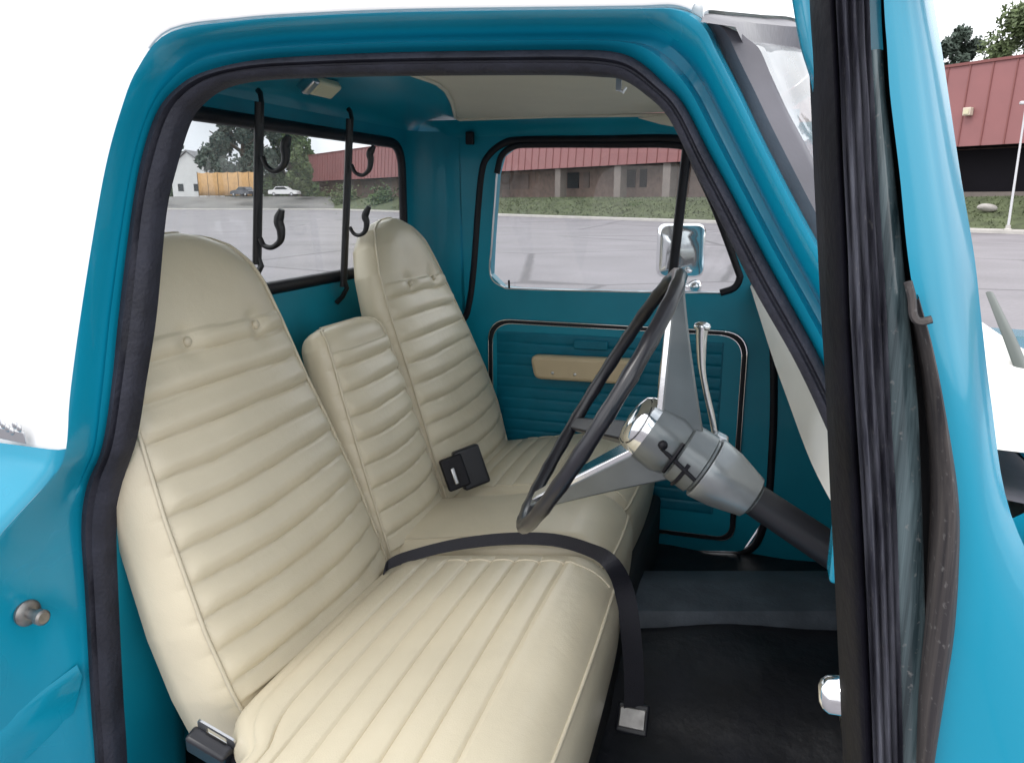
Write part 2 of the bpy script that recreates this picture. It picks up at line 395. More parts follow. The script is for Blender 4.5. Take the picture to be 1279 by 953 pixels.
# ---- inner cab
def hz_(y): return 1.896 + .032 * max(0, 1 - ((y - .89) / .81) ** 2)
HE = []
for px_, py_ in [(525, 95), (545, 102), (557, 112), (565, 128), (569, 145)]:
    p = atz(px_, py_, 1.92)
    for _ in range(4): p = atz(px_, py_, hz_(p.y))
    HE.append((p.y, p.x))
HE = [(2 * .89 - y, x) for y, x in HE[::-1] if y > .95] + sorted(HE)
HE = sorted([h for h in HE if h[0] > .89] + [(1.78 - y, x) for y, x in HE if y > .93])
def hedge(y): return lerp_tab(HE, y)
XR = -1.24; YF = 1.78
# rear window outline on the rear wall
def onr(px, py): return atx(px, py, XR)
wr = onr(503, 240).y; wt = onr(485, 178).z; wb = onr(400, 349).z
wl = .32
hole = rounded([(XR, wl, wb), (XR, wr, wb), (XR, wr, wt), (XR, wl, wt)], [.07, .07, .09, .09], 8)
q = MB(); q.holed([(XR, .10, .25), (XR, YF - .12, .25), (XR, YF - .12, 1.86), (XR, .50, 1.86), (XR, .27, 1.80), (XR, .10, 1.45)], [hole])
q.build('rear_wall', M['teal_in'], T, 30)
# rounded rear corners and the cove up to the headliner
q = MB()
def corner(y0, sgn, x_end):
    rings = []
    for k in range(13):
        a = k / 12 * math.pi / 2
        rings.append([V((XR + .16 * (1 - math.cos(a)), y0 + sgn * .12 * math.sin(a), z)) for z in (.25, .8, 1.25, 1.6, 1.78, 1.86)])
    q.loft(rings)
corner(YF - .12, 1, -1.03)
q.build('rear_corner', M['teal_in'], T, 60)
q = MB(); rings = []
for k in range(9):
    a = k / 8 * math.pi / 2
    rings.append([V((XR + .16 * (1 - math.cos(a)), y, 1.86 + (.040 + .032 * max(0, 1 - ((y - .89) / .81) ** 2)) * math.sin(a))) for y in [.50 + (YF - .50) * j / 16 for j in range(17)]])
ys_ = [.50 + (YF - .50) * j / 16 for j in range(17)]
for t in (.33, .66, 1): rings.append([V(((XR + .16) * (1 - t) + (max(hedge(y), XR + .17)) * t, y, hz_(y) + .001 * (1 - t))) for y in ys_])
q.loft(rings); q.build('ceiling_cove', M['teal_in'], T, 60)
q = MB()   # near rear inner quarter, from the seal back to the rear wall
rings = []
rn = [p for p in rI[:idx(12)]]
for f, y, fl_, yl in [(0, .016, 0, .016), (.30, .03, .03, .08), (.7, .05, .08, .16), (.92, .07, .3, .22), (1, .12, 1, .30)]:
    ring = []
    for p in rn:
        k = min(1, max(0, (p.z - 1.08) / .16)); g = fl_ * (1 - k) + f * k; yy = yl * (1 - k) + y * k
        ring.append(V((p.x * (1 - g) + XR * g, yy + p.y * (1 - g), p.z)))
    rings.append(ring)
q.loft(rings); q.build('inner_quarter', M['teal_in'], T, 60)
# rear glass with its gasket
q = MB(); q.add([p + V((-.012, 0, 0)) for p in rounded([(XR, wl, wb), (XR, wr, wb), (XR, wr, wt), (XR, wl, wt)], [.07, .07, .09, .09], 8)], [tuple(range(36))])
rg = q.build('rear_window', M['glassr'], T, 30)
q = MB(); q.tube(hole, .018, 8, closed=True, flat=.8, up=(1, 0, 0)); q.build('gasket', M['black'], rg, 60)
# headliner
q = MB(); rings = []
hx0 = -1.045; hx1 = -.10
ysh = [.09 + (1.60) * k / 40 for k in range(41)]
for j in range(21):
    rings.append([V((hedge(y) + (hx1 - hedge(y)) * j / 20, y, hz_(y) - .002 - .02 * max(0, (hedge(y) + (hx1 - hedge(y)) * j / 20 + .3)))) for y in ysh])
q.loft(rings); hl = q.build('headliner', M['headliner'], T, 60)
q = MB(); q.tube([(hedge(y), y, hz_(y) - .004) for y in ysh] + [(-.7, 1.70, 1.895), (-.3, 1.70, 1.888), (0, 1.70, 1.878)], .006, 8)
q.build('edge_trim', M['headliner'], hl, 60)
# roof rail strips between headliner and door tops
q = MB(); q.loft([[V((x, 1.70, 1.893)) for x in (-1.26, -1.10, -.6, 0, .1)], [V((x, YF - .02, 1.872)) for x in (-1.26, -1.10, -.6, 0, .1)], [V((x, YF, 1.84)) for x in (-1.26, -1.10, -.6, 0, .1)]])
q.build('roof_rail', M['teal_in'], T, 50)
# little clip on the far rail and hook on the near one
q = MB(); c = aty(587, 173, 1.76); q.box(c, (.03, .02, .045)); q.build('rail_clip', M['black'], T, 40, bevel=.004)
q = MB(); c = aty(773, 105, .25); q.box(c, (.008, .008, .02)); q.tube([c + V((0, 0, -.008)), c + V((.008, -.004, -.013)), c + V((.012, -.005, -.006))], .0025, 6)
q.build('coat_hook', M['satin'], T, 40)
q = MB(); poly = [aty(*p, 1.60) for p in [(797, 148), (838, 143), (844, 150), (842, 159), (826, 156)]]; q.prism(poly, (0, -.02, 0))
q.build('sun_visor', M['headliner'], T, 40, bevel=.004)
# dome lamp
c = atx(407, 104, -1.10)
q = MB(); c = V((-1.13, c.y + .04, 1.906)); q.box(c, (.05, .11, .025), (V((.8, 0, .6)), V((0, 1, 0)), V((-.6, 0, .8)))); dl = q.build('dome_lamp', M['lens'], T, 40, bevel=.008)
q = MB(); q.box(c + V((0, -.075, 0)), (.05, .03, .03), (V((.8, 0, .6)), V((0, 1, 0)), V((-.6, 0, .8)))); q.build('lamp_bezel', M['satin'], dl, 40, bevel=.006)

# ---- far side: fixed wall, then the passenger door
def onf(px, py, y=YF): return aty(px, py, y)
dop = [onf(*p) for p in [(572,600),(572,430),(585,388),(592,340),(598,260),(603,213),(611,195),(628,181),(652,176),(750,175),(858,176),(880,205),(915,275),(945,340),(962,400),(966,470),(964,560),(955,650),(928,690),(850,688),(700,672),(590,655)]]
q = MB(); q.holed([(-1.08, YF, .25), (.62, YF, .25), (.62, YF, 1.35), (.2, YF, 1.86), (-1.08, YF, 1.86)], [dop])
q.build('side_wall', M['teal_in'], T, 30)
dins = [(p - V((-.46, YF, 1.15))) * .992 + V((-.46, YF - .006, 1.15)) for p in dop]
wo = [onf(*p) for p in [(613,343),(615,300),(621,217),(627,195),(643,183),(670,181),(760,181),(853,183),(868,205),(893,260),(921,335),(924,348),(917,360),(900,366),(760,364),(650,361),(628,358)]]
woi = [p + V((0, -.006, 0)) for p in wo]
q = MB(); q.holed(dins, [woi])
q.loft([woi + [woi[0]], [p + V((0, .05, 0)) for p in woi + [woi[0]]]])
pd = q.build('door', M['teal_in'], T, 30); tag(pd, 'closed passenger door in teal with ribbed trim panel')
q = MB(); q.tube(cr(dop, 160, True), .015, 8, closed=True, flat=.8, up=(0, 1, 0)); q.build('weatherstrip', M['black'], pd, 60)
q = MB(); q.add([p + V((0, .02, 0)) for p in wo], [tuple(range(len(wo)))]); q.build('window_glass', M['glass'], pd, 30)
q = MB()
top = [p + V((0, -.004, 0)) for p in wo[2:9]]
q.tube(cr(top, 40), .012, 8, flat=.8, up=(0, 1, 0))
q.tube(cr([p + V((0, -.002, 0)) for p in wo[8:14]], 30), .013, 8, flat=.8, up=(0, 1, 0))
b0, b1 = onf(858, 186, YF - .01), onf(838, 362, YF - .01)
q.tube([b0, b1], .017, 8, flat=.8, up=(0, 1, 0))
q.build('window_channel', M['black'], pd, 60)
q = MB(); q.tube(cr([p + V((0, -.004, 0)) for p in [wo[13], wo[14], wo[15], wo[16], wo[0], wo[1], wo[2]]], 40), .004, 6); q.build('glass_edge', M['satin'], pd, 60)
q = MB(); c = onf(636, 360, YF - .015); q.tube([c, c + V((0, -.004, .03))], .004, 6); q.build('lock_knob', M['black'], pd)
# trim panel with moulded ribs and two bright lines
tp = [onf(*p, YF - .012) for p in [(612, 660), (612, 398), (936, 404), (942, 668)]]
x0, x1 = tp[0].x, tp[2].x; zt = tp[1].z; zb = onf(850, 668, YF - .012).z
outl = rounded([(x0, YF - .014, zb), (x0, YF - .014, zt), (x1, YF - .014, zt - .005), (x1, YF - .014, zb)], [.05, .09, .09, .06], 8)
q = MB(); q.prism(outl, (0, .01, 0))
tpn = q.build('trim_panel', M['teal_in'], pd, 40, bevel=.003)
q = MB(); rings = []
rx0, rx1, rz1, rz0 = x0 + .035, x1 - .08, zt - .045, zb + .10
nr = 15
for k in range(nr * 8 + 1):
    z = rz0 + (rz1 - rz0) * k / (nr * 8); ph = (k % 8) / 8
    d = .004 * (1 - min(1, abs(ph - .5) * 2) ** 6)
    rings.append([V((x, YF - .0155 - (d if 0 < j < 5 else 0), z)) for j, x in enumerate([rx0, rx0 + .006, rx0 + .2, (rx0 + rx1) / 2, rx1 - .006, rx1 - .006, rx1])])
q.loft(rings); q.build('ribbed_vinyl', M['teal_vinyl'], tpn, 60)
q = MB()
q.tube(outl, .0032, 6, closed=True)
inl = [p + (V((( x0 + x1) / 2, p.y, (zt + zb) / 2)) - p).normalized() * .02 + V((0, -.001, 0)) for p in outl]
q.tube(inl, .0022, 6, closed=True); q.build('bright_strip', M['chrome'], tpn, 60)
q = MB(); mid_ = [p + (V((( x0 + x1) / 2, p.y, (zt + zb) / 2)) - p).normalized() * .010 + V((0, -.0005, 0)) for p in outl]
q.tube(mid_, .009, 6, closed=True, flat=.4, up=(0, 1, 0)); q.build('black_strip', M['black'], tpn, 60)
# armrest
q = MB(); a = onf(666, 441, YF - .03); b = onf(800, 447, YF - .03); e = onf(800, 478, YF - .03); g = onf(672, 470, YF - .03)
q.prism(rounded([a, b, e, g], [.03, .03, .03, .025], 6), (0, -.055, 0))
ar = q.build('armrest', M['tanvinyl'], pd, 40, bevel=.014)
for p_ in [(690, 466), (718, 468), (745, 470)]:
    q = MB(); q.ico(onf(*p_, YF - .086), .006, 2, (1, .4, 1)); q.build('screw', M['satin'], ar, 40)
q = MB(); c = onf(738, 431, YF - .025); q.box(c, (.13, .012, .035)); q.build('door_handle', M['teal_vinyl'], pd, 40, bevel=.005)
# chrome mirror outside the passenger door
mc = aty(850, 313, YF + .17)
mu = V((-.0, .0, 1)); mr_ = V((.96, .28, 0)).normalized(); mn = mu.cross(mr_)
def mpt(a, b, d): return mc + mr_ * a + mu * b + mn * d
q = MB(); w_, h_ = .088, .098
for sc, d in [(1, 0)]:
    pass
ringsm = []
for sc, d in [(.90, .012), (1.0, .008), (1.0, -.012), (.93, -.03), (.7, -.042)]:
    ringsm.append(rounded([mpt(-w_ * sc, -h_ * sc, d), mpt(w_ * sc, -h_ * sc, d), mpt(w_ * sc, h_ * sc, d), mpt(-w_ * sc, h_ * sc, d)], .035, 6))
q.loft(ringsm, True, True); sm = q.build('side_mirror', M['chrome'], T, 40)
q = MB(); q.tube([mpt(0, -h_ * .6, -.03), mpt(.01, -h_ * 1.25, -.04), onf(868, 362, YF + .06)], .009, 8); q.ico(onf(868, 358, YF + .08), .026, 2); q.build('mirror_arm', M['chrome'], sm, 60)
q = MB(); q.prism(rounded([mpt(-w_ * .85, -h_ * .85, .0125), mpt(w_ * .85, -h_ * .85, .0125), mpt(w_ * .85, h_ * .85, .0125), mpt(-w_ * .85, h_ * .85, .0125)], .03, 6), mn * .001); q.build('mirror_glass', M['satin'], sm, 40)

# ---- floor, firewall, hump
q = MB(); rings = []
for y in [-.05 + 1.83 * j / 40 for j in range(41)]:
    h = .33 + .11 * max(0, 1 - abs((y - 1.0) / .36) ** 3)
    rings.append([V((x, y, h + (0 if x < .42 else (x - .42) * 1.6) + .005 * math.sin(9 * x + 14 * y) + .004 * math.sin(23 * x - 17 * y + 2 * math.sin(9 * y)))) for x in [-1.24 + 1.84 * k / 40 for k in range(41)]])
q.loft(rings); fl = q.build('cab_floor', M['carpet'], T, 60)
q = MB(); rings = []
for px in [775 + 300 * k / 24 for k in range(25)]:
    a = atz(px, 713, .47); b = atz(px, 764, .475)
    rings.append([a + V((0, .10, -.10)), a, a * .6 + b * .4 + V((0, 0, .012)), b + V((0, 0, .002)), b + V((0, -.008, -.010)), b + V((0, -.016, -.035)), b + V((0, -.022, -.07))])
q.loft(rings); q.build('tunnel_mat', M['matgrey'], fl, 50)
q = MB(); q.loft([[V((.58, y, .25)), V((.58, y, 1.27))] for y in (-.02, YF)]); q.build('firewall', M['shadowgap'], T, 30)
# sill below the door opening
q = MB(); q.loft([[V((x, -.12, .28)) for x in (-1.25, .6)], [V((x, -.05, .335)) for x in (-1.25, .6)], [V((x, .06, .345)) for x in (-1.25, .6)]]); q.build('door_sill', M['teal'], T, 40)
q = MB(); q.loft([[V((.585, .0, z)) for z in (.25, 1.2)], [V((.36, .0, z)) for z in (.25, 1.2)]]); q.build('kick_panel', M['teal_in'], T)
# dashboard: rounded cream-white pad running across the cab
q = MB(); rings = []
dl_ = [(0.02, (1075, 700), (1110, 560)), (.10, (1048, 645), (1085, 520)), (.45, (1012, 575), (1035, 470)), (.9, (984, 500), (1005, 420)), (1.3, (962, 438), (980, 385)), (1.76, (937, 358), (950, 352))]
for y, pb, pt in dl_:
    b = aty(*pb, y); t = aty(*pt, y)
    t = V((b.x + .035, y, min(1.36, max(t.z, b.z + .02))))
    rings.append([V((.56, y, b.z - .05)), V((b.x + .10, y, b.z - .03)), V((b.x + .02, y, b.z - .012)), b, V((b.x + .004, y, (b.z * .6 + t.z * .4))), t, V((t.x + .06, y, t.z + .012)), V((.56, y, t.z))])
rr = [cr([r[k] for r in rings], 24) for k in range(8)]
q.loft(rr); q.build('dashboard', M['dash'], T, 60)
q = MB(); c = aty(1042, 690, .10); q.box(c + V((.012, 0, 0)), (.035, .05, .075)); ub = q.build('under_dash_bracket', M['teal'], T, 40, bevel=.006)
q = MB(); q.ico(aty(1043, 716, .09), .008, 2); q.build('bracket_screw', M['satin'], ub)

# ---- windshield and gasket
gl = [rT[i] for i in range(idx(20.6), idx(28))]
q = MB()
inner_px = [(905,52),(932,58),(950,95),(972,142),(998,190),(1030,255),(1070,330),(1130,440),(1190,560)]
g_in = cr([aty(*p, .03) + V((.012, 0, 0)) for p in inner_px], len(gl))
m_in = [a * .45 + b * .55 + V((.012, -.006, 0)) for a, b in zip(gl, g_in)]
m_b = [a * .75 + b * .25 + V((.004, -.012, 0)) for a, b in zip(gl, g_in)]
q.loft([[p + V((0, .004, 0)) for p in gl], m_b, m_in, g_in, [p + V((.0, .02, -.012)) for p in g_in]])
# the curved header runs forward and across the cab
ho = [aty(*p, y) for p, y in [((887, 32), -.05), ((892, 22), -.01), ((918, 23), .11), ((958, 26), .25), ((1002, 31), .40)]]
hi = [aty(*p, y) for p, y in [((929, 56), .03), ((936, 55), .07), ((952, 56), .16), ((976, 58), .28), ((1004, 63), .42)]]
ho += [V((ho[4].x + .05, .66, ho[4].z + .012)), V((ho[4].x + .06, .89, ho[4].z + .014))]
hi += [V((hi[4].x + .05, .66, hi[4].z + .012)), V((hi[4].x + .06, .89, hi[4].z + .014))]
ho += [V((p.x, 1.78 - p.y, p.z)) for p in ho[-2::-1]]; hi += [V((p.x, 1.78 - p.y, p.z)) for p in hi[-2::-1]]
hoc, hic = cr(ho, 60), cr(hi, 60)
q.loft([[p + V((-.01, 0, .004)) for p in hoc], [p * .6 + r * .4 + V((.012, 0, .006)) for p, r in zip(hoc, hic)], hic, [p + V((-.015, 0, 0)) for p in hic]])
bw = []
for p in hoc:
    e = min(edge_r, key=lambda r: abs(r.y - p.y)); bw.append((V((e.x - .004, p.y, e.z)), p + V((-.008, 0, .008))))
ROOF_MB.loft([[a for a, b in bw], [a * .5 + b * .5 + V((.0, 0, .012)) for a, b in bw], [b for a, b in bw]])
ROOF_MB.build('roof', M['white'], T, 50)
wg = q.build('windshield_gasket', M['gasket'], T, 60)
q = MB(); ga = g_in; cols = []
for k in range(0, 60, 2):
    d = hic[k] - hic[0]; col = []
    for m_, p in enumerate(ga):
        f = 1 - m_ / (len(ga) - 1)
        col.append(V((p.x + d.x * (.6 + .4 * f), p.y * (1 - 2 * k / 59) + (hic[k].y if k < 59 else 1.75) * 1 - (hic[0].y * (1 - 2 * k / 59)), p.z + d.z * f)))
    cols.append(col)
q.loft(cols)
q.build('windshield', M['windshield'], T, 80)
# far A-pillar
q = MB(); q.loft([[V((p.x + dx, yy, p.z)) for p in rI[idx(20):idx(28)]] for dx, yy in [(0, YF - .005), (.03, YF - .05), (.06, YF - .02), (.06, YF + .04)]]); q.build('windshield_pillar', M['teal_in'], T, 60)

# ---- seats
BN = V((.83, 0, .24)).normalized()      # facing of the backrests
BD = V((-.24, 0, .83)).normalized()     # up along the backrest
def backpt(z, y): # point of the backrest plane at height z
    t = (z - .70) / BD.z
    return V((-.87, y, .70)) + BD * t
def backrest(name, L, Rr, zb, ztop, seams, thick, label=None, buttons=None, crown=.03, tr=.11):
    q = MB(); rings = []; nz = 230; nt = 36
    zs = [zb + (ztop - zb) * (1 - (1 - k / nz) ** 1.25) for k in range(nz + 1)]
    pipeL = []; pipeR = []
    for z in zs:
        l = lerp_tab(L, z); r = lerp_tab(Rr, z); h = (z - zb) / (ztop - zb)
        topf = max(0, (z - (ztop - tr)) / tr)
        rec = .045 * (1 - math.sqrt(max(0, 1 - topf ** 2)))
        th = thick * (1 - .45 * h) * (1 - .5 * topf ** 3)
        ring = []
        base = backpt(z, 0)
        # front, left to right
        for j in range(nt + 1):
            t = -1 + 2 * j / nt
            y = l + (r - l) * (t + 1) / 2
            d = crown * (1 - abs(t) ** 3.2)
            zz = z + .006 * (1 - t * t) - .003 + .006 * (r - l) * math.sin(3.1 * t + z * 9)      # seams sag a little towards the edges
            pz = 0
            if seams:
                ed = min(1, (1 - abs(t)) / .07)
                s0, sp, n_ = seams
                fz = (zz - s0) / sp
                if -0.6 < fz < n_ - .4:
                    ph = fz - round(fz)
                    pz = .0085 * (1 - (abs(ph) * 2 - 1) ** 2) + .003 * math.sin(ph * 6.283) - .004 * math.exp(-(ph * sp / .003) ** 2)
                    pz *= ed
            if buttons:
                for by_, bz_ in buttons:
                    rr2 = ((y - by_) ** 2 + (z - bz_) ** 2) / .026 ** 2
                    pz -= .015 * math.exp(-rr2)
            ring.append(base + BN * (d + pz - rec) + V((0, y, 0)))
        # right side, back, left side
        for k, (dd, ins) in enumerate([(.25, -.016), (.6, -.018), (.9, -.004), (1, .03)]):
            ring.append(base + BN * (-th * dd - rec * (1 - dd)) + V((0, r - ins, 0)))
        for dd, ins in [(1, .03), (.9, -.004), (.6, -.018), (.25, -.016)]:
            ring.append(base + BN * (-th * dd - rec * (1 - dd)) + V((0, l + ins, 0)))
        rings.append(ring)
        pipeL.append(ring[0] + BN * .002); pipeR.append(ring[nt] + BN * .002)
    q.loft(rings, True, True)
    o = q.build(name, M['cream'], T, 80)
    if label: tag(o, label)
    q = MB(); top = rings[-1][:nt + 1]
    q.tube(pipeL[::2] + top[1:-1:4] + pipeR[::-2], .0042, 6); q.build('piping', M['cream_pipe'], o, 80)
    if buttons:
        for by_, bz_ in buttons:
            q = MB(); c = backpt(bz_, by_) + BN * (crown * .85 + .001); q.ico(c, .0105, 2, (.7, 1, 1)); q.build('button', M['cream_pipe'], o, 80)
    return o
near = backrest('seat_back',
    [(.60,.07),(.72,.045),(.85,.032),(1.06,.031),(1.22,.040),(1.33,.045),(1.42,.05),(1.48,.07),(1.52,.11),(1.543,.17),(1.555,.26)],
    [(.60,.65),(.72,.665),(.944,.637),(1.1,.60),(1.205,.572),(1.342,.546),(1.43,.525),(1.48,.50),(1.52,.462),(1.543,.41),(1.555,.345)],
    .60, 1.555, (.735, .0655, 10), .17, 'wide high-backed driver backrest with two buttons', [(.20, 1.345), (.415, 1.345)])
mid = backrest('seat_back',
    [(.62,.69),(.9,.69),(1.1,.695),(1.2,.70),(1.25,.702),(1.28,.712),(1.29,.725),(1.297,.76)],
    [(.62,1.06),(.9,1.05),(1.1,1.035),(1.2,1.02),(1.25,1.01),(1.28,.995),(1.29,.975),(1.297,.94)],
    .62, 1.297, (.745, .064, 8), .15, 'low narrow middle backrest', None, .02, .05)
far = backrest('seat_back',
    [(.60,1.09),(.85,1.085),(1.1,1.085),(1.3,1.075),(1.4,1.085),(1.48,1.115),(1.53,1.16),(1.55,1.21),(1.562,1.27)],
    [(.60,1.66),(.72,1.70),(.86,1.715),(1.0,1.685),(1.15,1.63),(1.3,1.565),(1.4,1.52),(1.48,1.475),(1.53,1.425),(1.55,1.38),(1.562,1.32)],
    .60, 1.562, (.735, .0655, 10), .15, 'high passenger backrest beside the far door', [(1.215, 1.352), (1.40, 1.352)])

def cushion(name, y0, y1, xf, seams, label=None, zlift=0, rnd=.055):
    FR = .115
    prof = []
    xb = -.80 if y0 < 0 else -.93
    xs = [xb + (xf - FR - xb) * k / 180 for k in range(181)]
    for k in range(8):
        a = (1 - k / 8) * math.pi / 2; n = V((-math.sin(a), 0, math.cos(a))); prof.append((V((xb, 0, 0)) + V((0, 0, .705 + .15 * (xb + .86) + zlift - .05)) + n * .05 + V((0, 0, .002)), n, 9))
    def topz(x): return .705 + .15 * (x + .86) + .012 * math.sin((x + .95) / .75 * math.pi) + zlift
    for x in xs: prof.append((V((x, 0, topz(x))), V((-.15, 0, 1)).normalized(), x))
    rr_ = FR; c = V((xf - rr_, 0, topz(xf - rr_) - rr_))
    for k in range(1, 13):
        a = k / 12 * math.pi / 2
        n = V((math.sin(a), 0, math.cos(a))); prof.append((c + n * rr_, n, 9))
    for k in range(1, 9): prof.append((V((xf - .02 * (k / 8) ** 2 * 1.5, 0, c.z - .23 * k / 8)), V((1, 0, 0)), 9))
    q = MB(); rings = []; nv = 44; yc = (y0 + y1) / 2; hw = (y1 - y0) / 2
    pipe = []
    for p, n, x in prof:
        ring = []
        ring.append(p - n * .20 + V((0, y0 + .012, 0)))
        ring.append(p - n * (rnd + .05) + V((0, y0, 0)))
        for j in range(nv + 1):
            t = -1 + 2 * j / nv
            t = math.copysign(abs(t) ** .8, t)
            y = yc + hw * t; e = hw - abs(y - yc)
            drop = rnd * (1 - math.sqrt(max(0, 1 - (1 - min(1, e / rnd)) ** 2))) - .012 * (1 - t * t)
            pz = 0
            if seams and x < 9:
                s0, sp, cnt = seams
                fz = (x - s0) / sp; ed = min(1, max(0, (e - .05) / .03)) * (1 if -.5 < fz < cnt - .4 else 0)
                ph = fz - round(fz)
                pz = (.0055 * (1 - (abs(ph) * 2 - 1) ** 2) - .0045 * math.exp(-(ph * sp / .003) ** 2)) * ed
            ring.append(p - n * (drop - pz) + V((0, y, 0)))
        ring.append(p - n * (rnd + .05) + V((0, y1, 0)))
        ring.append(p - n * .20 + V((0, y1 - .012, 0)))
        if p.x < xb + .12:      # rounded rear corners in plan
            g = (1 - max(0, p.x - xb + .05) / .17)
            ring = [v + V((.085 * g * (max(0, min(1, ((yc - v.y) / hw - .42) / .26)) ** 2 if y0 < 0 else 0), 0, 0)) for v in ring]
        rings.append(ring)
    q.loft(rings, False)
    o = q.build(name, M['cream'], T, 80)
    if label: tag(o, label)
    kf = 189 + 7
    row = rings[kf]
    q = MB(); q.tube(row[3:-3], .0045, 6)
    q.tube([r[-8] for r in rings[60:kf]] , .003, 6)
    q.tube([r[7] for r in rings[10:kf]] , .003, 6)
    q.build('piping', M['cream_pipe'], o, 80)
    return o
cushion('seat_cushion', -.22, .70, -.25, (-.80, .060, 8), 'driver seat cushion with lateral pleats')
cushion('seat_cushion', .715, 1.09, -.285, None, 'smooth middle seat cushion', .012)
cushion('seat_cushion', 1.10, 1.75, -.30, (-.80, .060, 7), 'passenger seat cushion with lateral pleats')
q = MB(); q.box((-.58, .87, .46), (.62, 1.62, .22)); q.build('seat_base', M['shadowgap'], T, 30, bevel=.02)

# ---- belts
q = MB()
n = V((-.15, 0, 1)).normalized()
bp = [at(*p, n, n.dot(V((-.86, 0, .705))) + o) for p, o in [((478, 722), .0), ((485, 705), .015), ((520, 692), .03), ((570, 680), .035), ((630, 673), .035), ((690, 674), .035), ((735, 686), .035), ((762, 702), .03)]]
low = [aty(779, 735, .62), aty(788, 790, .61), aty(792, 850, .61), aty(791, 893, .61)]
pth = cr(bp + low, 60)
rings = []
for i, p in enumerate(pth):
    f = i / 59
    wdir = V((.05, .55, .85)).normalized() if f < .62 else V((.35, .25, .3)).normalized()
    if f >= .5: 
        g = min(1, (f - .5) / .25); wdir = (V((.05, .55, .85)).normalized() * (1 - g) + V((.9, .3, 0)) * g).normalized()
    w = .0155 if f < .55 else .0155 + .008 * min(1, (f - .55) / .2)
    if f < .06: w = .02
    tdir = (pth[min(i + 1, 59)] - pth[max(i - 1, 0)]).normalized(); nn = tdir.cross(wdir).normalized() * .0015
    rings.append([p - wdir * w - nn, p + wdir * w - nn, p + wdir * w + nn, p - wdir * w + nn])
q.loft(rings, True, True)
sb = q.build('seat_belt', M['belt'], T, 50)
c = aty(790, 897, .60)
q = MB(); q.box(c, (.075, .014, .07), (V((1, 0, 0)), V((0, -.8, .6)), V((0, .6, .8)))); q.build('tongue_housing', M['plastic'], sb, 40, bevel=.006)
q = MB(); q.box(c + V((0, -.006, .005)), (.062, .008, .046), (V((1, 0, 0)), V((0, -.8, .6)), V((0, .6, .8)))); q.build('belt_tongue', M['dullsteel'], sb, 40, bevel=.003)
# buckle standing between the middle and passenger seats
q = MB(); a = V((.55, -.35, .75)).normalized()
c1 = aty(588, 583, 1.10)
ax_ = (V((.75, .6, .25)).normalized(), V((-.3, .1, .95)).normalized(), None); ay = (ax_[1] - ax_[0] * ax_[1].dot(ax_[0])).normalized(); az = ax_[0].cross(ay)
q.box(c1, (.085, .125, .04), (ax_[0], ay, az)); bk = q.build('belt_buckle', M['plastic'], T, 40, bevel=.008)
q = MB(); c2 = aty(568, 590, 1.05); q.box(c2, (.07, .10, .026), (ax_[0], ay, az)); q.build('buckle_sleeve', M['black'], bk, 40, bevel=.006)
q = MB(); q.box(c2 + V((.012, -.03, .0)), (.012, .006, .05), (ax_[0], az, ay)); q.build('release_button', M['satin'], bk, 40, bevel=.003)
# near buckle beside the driver cushion
cb = at(262, 935, (0, 1, 0), -.04)
bx_ = (aty(300, 948, -.04) - aty(232, 908, -.04)).normalized(); bz_ = V((0, -.35, 1)); bz_ = (bz_ - bx_ * bz_.dot(bx_)).normalized(); by_ = bx_.cross(bz_)
q = MB(); q.box(cb, (.085, .03, .05), (bx_, by_, bz_)); nb = q.build('belt_buckle', M['plastic'], T, 40, bevel=.007)
cm = aty(272, 916, -.035)
fr_ = rounded([cm - bx_ * .04 + bz_ * .018, cm + bx_ * .04 + bz_ * .018, cm + bx_ * .04 - bz_ * .025, cm - bx_ * .04 - bz_ * .025], .008, 4)
inn = [cm + (p - cm) * .55 for p in fr_]
q = MB(); q.loft([fr_ + [fr_[0]], inn + [inn[0]], [p + by_ * .004 for p in inn + [inn[0]]], [p + by_ * .004 for p in fr_ + [fr_[0]]], fr_ + [fr_[0]]]); q.build('belt_tongue', M['satin'], nb, 40)
q = MB(); q.box(cb + bx_ * .05 + V((0, .03, -.01)), (.05, .05, .05)); q.build('retractor_cover', M['black'], nb, 40, bevel=.01)

# ---- steering
WY = .36; ASP = 124; AY = .112
wc = aty(748, 500, WY); A = V((.855, AY, -.50)).normalized()
U_ = V((.50, 0, .86)); U_ = (U_ - A * U_.dot(A)).normalized(); S_ = A.cross(U_).normalized()   # S_ points across the cab
if S_.y < 0: S_ = -S_
RW = .268
q = MB()
ringp = [wc + (U_ * math.cos(a) + S_ * math.sin(a)) * RW for a in (2 * math.pi * k / 72 for k in range(72))]
q.tube(ringp, [.0128 + (.0013 if k % 3 == 0 else 0) for k in range(72)], 10, closed=True, up=A)
sw = q.build('steering_wheel', M['wheel'], T, 60)
hub = aty(826, 546, WY)
ha = V((.84, 0, -.52)).normalized()
def spoke(ang, w0, w1, m_, face, d0=.075):
    d = (U_ * math.cos(ang) + S_ * math.sin(ang)); end = wc + d * (RW - .006); tn = (U_ * -math.sin(ang) + S_ * math.cos(ang))
    st_ = hub + d * .030 - ha * .022
    q = MB(); f = MB(); rings = []; fr = []
    for k in range(13):
        t = k / 12
        p = st_ * (1 - t) + (end - A * .006) * t
        w = w0 + (w1 - w0) * t; th = d0 * (1 - t) ** 1.2 + .020
        rings.append([p - tn * w, p + tn * w, p + tn * w * .9 + A * th, p - tn * w * .9 + A * th])
        fr.append([p - tn * w * .9 - A * .010, p + tn * w * .9 - A * .010, p + tn * w * .95 + A * .004, p - tn * w * .95 + A * .004])
    q.loft(rings, True, True); o = q.build('spoke', m_, sw, 40, bevel=.004)
    if face:
        f.loft(fr[:12], True, True); f.build('bright_face', M['chrome'], sw, 40, bevel=.003)
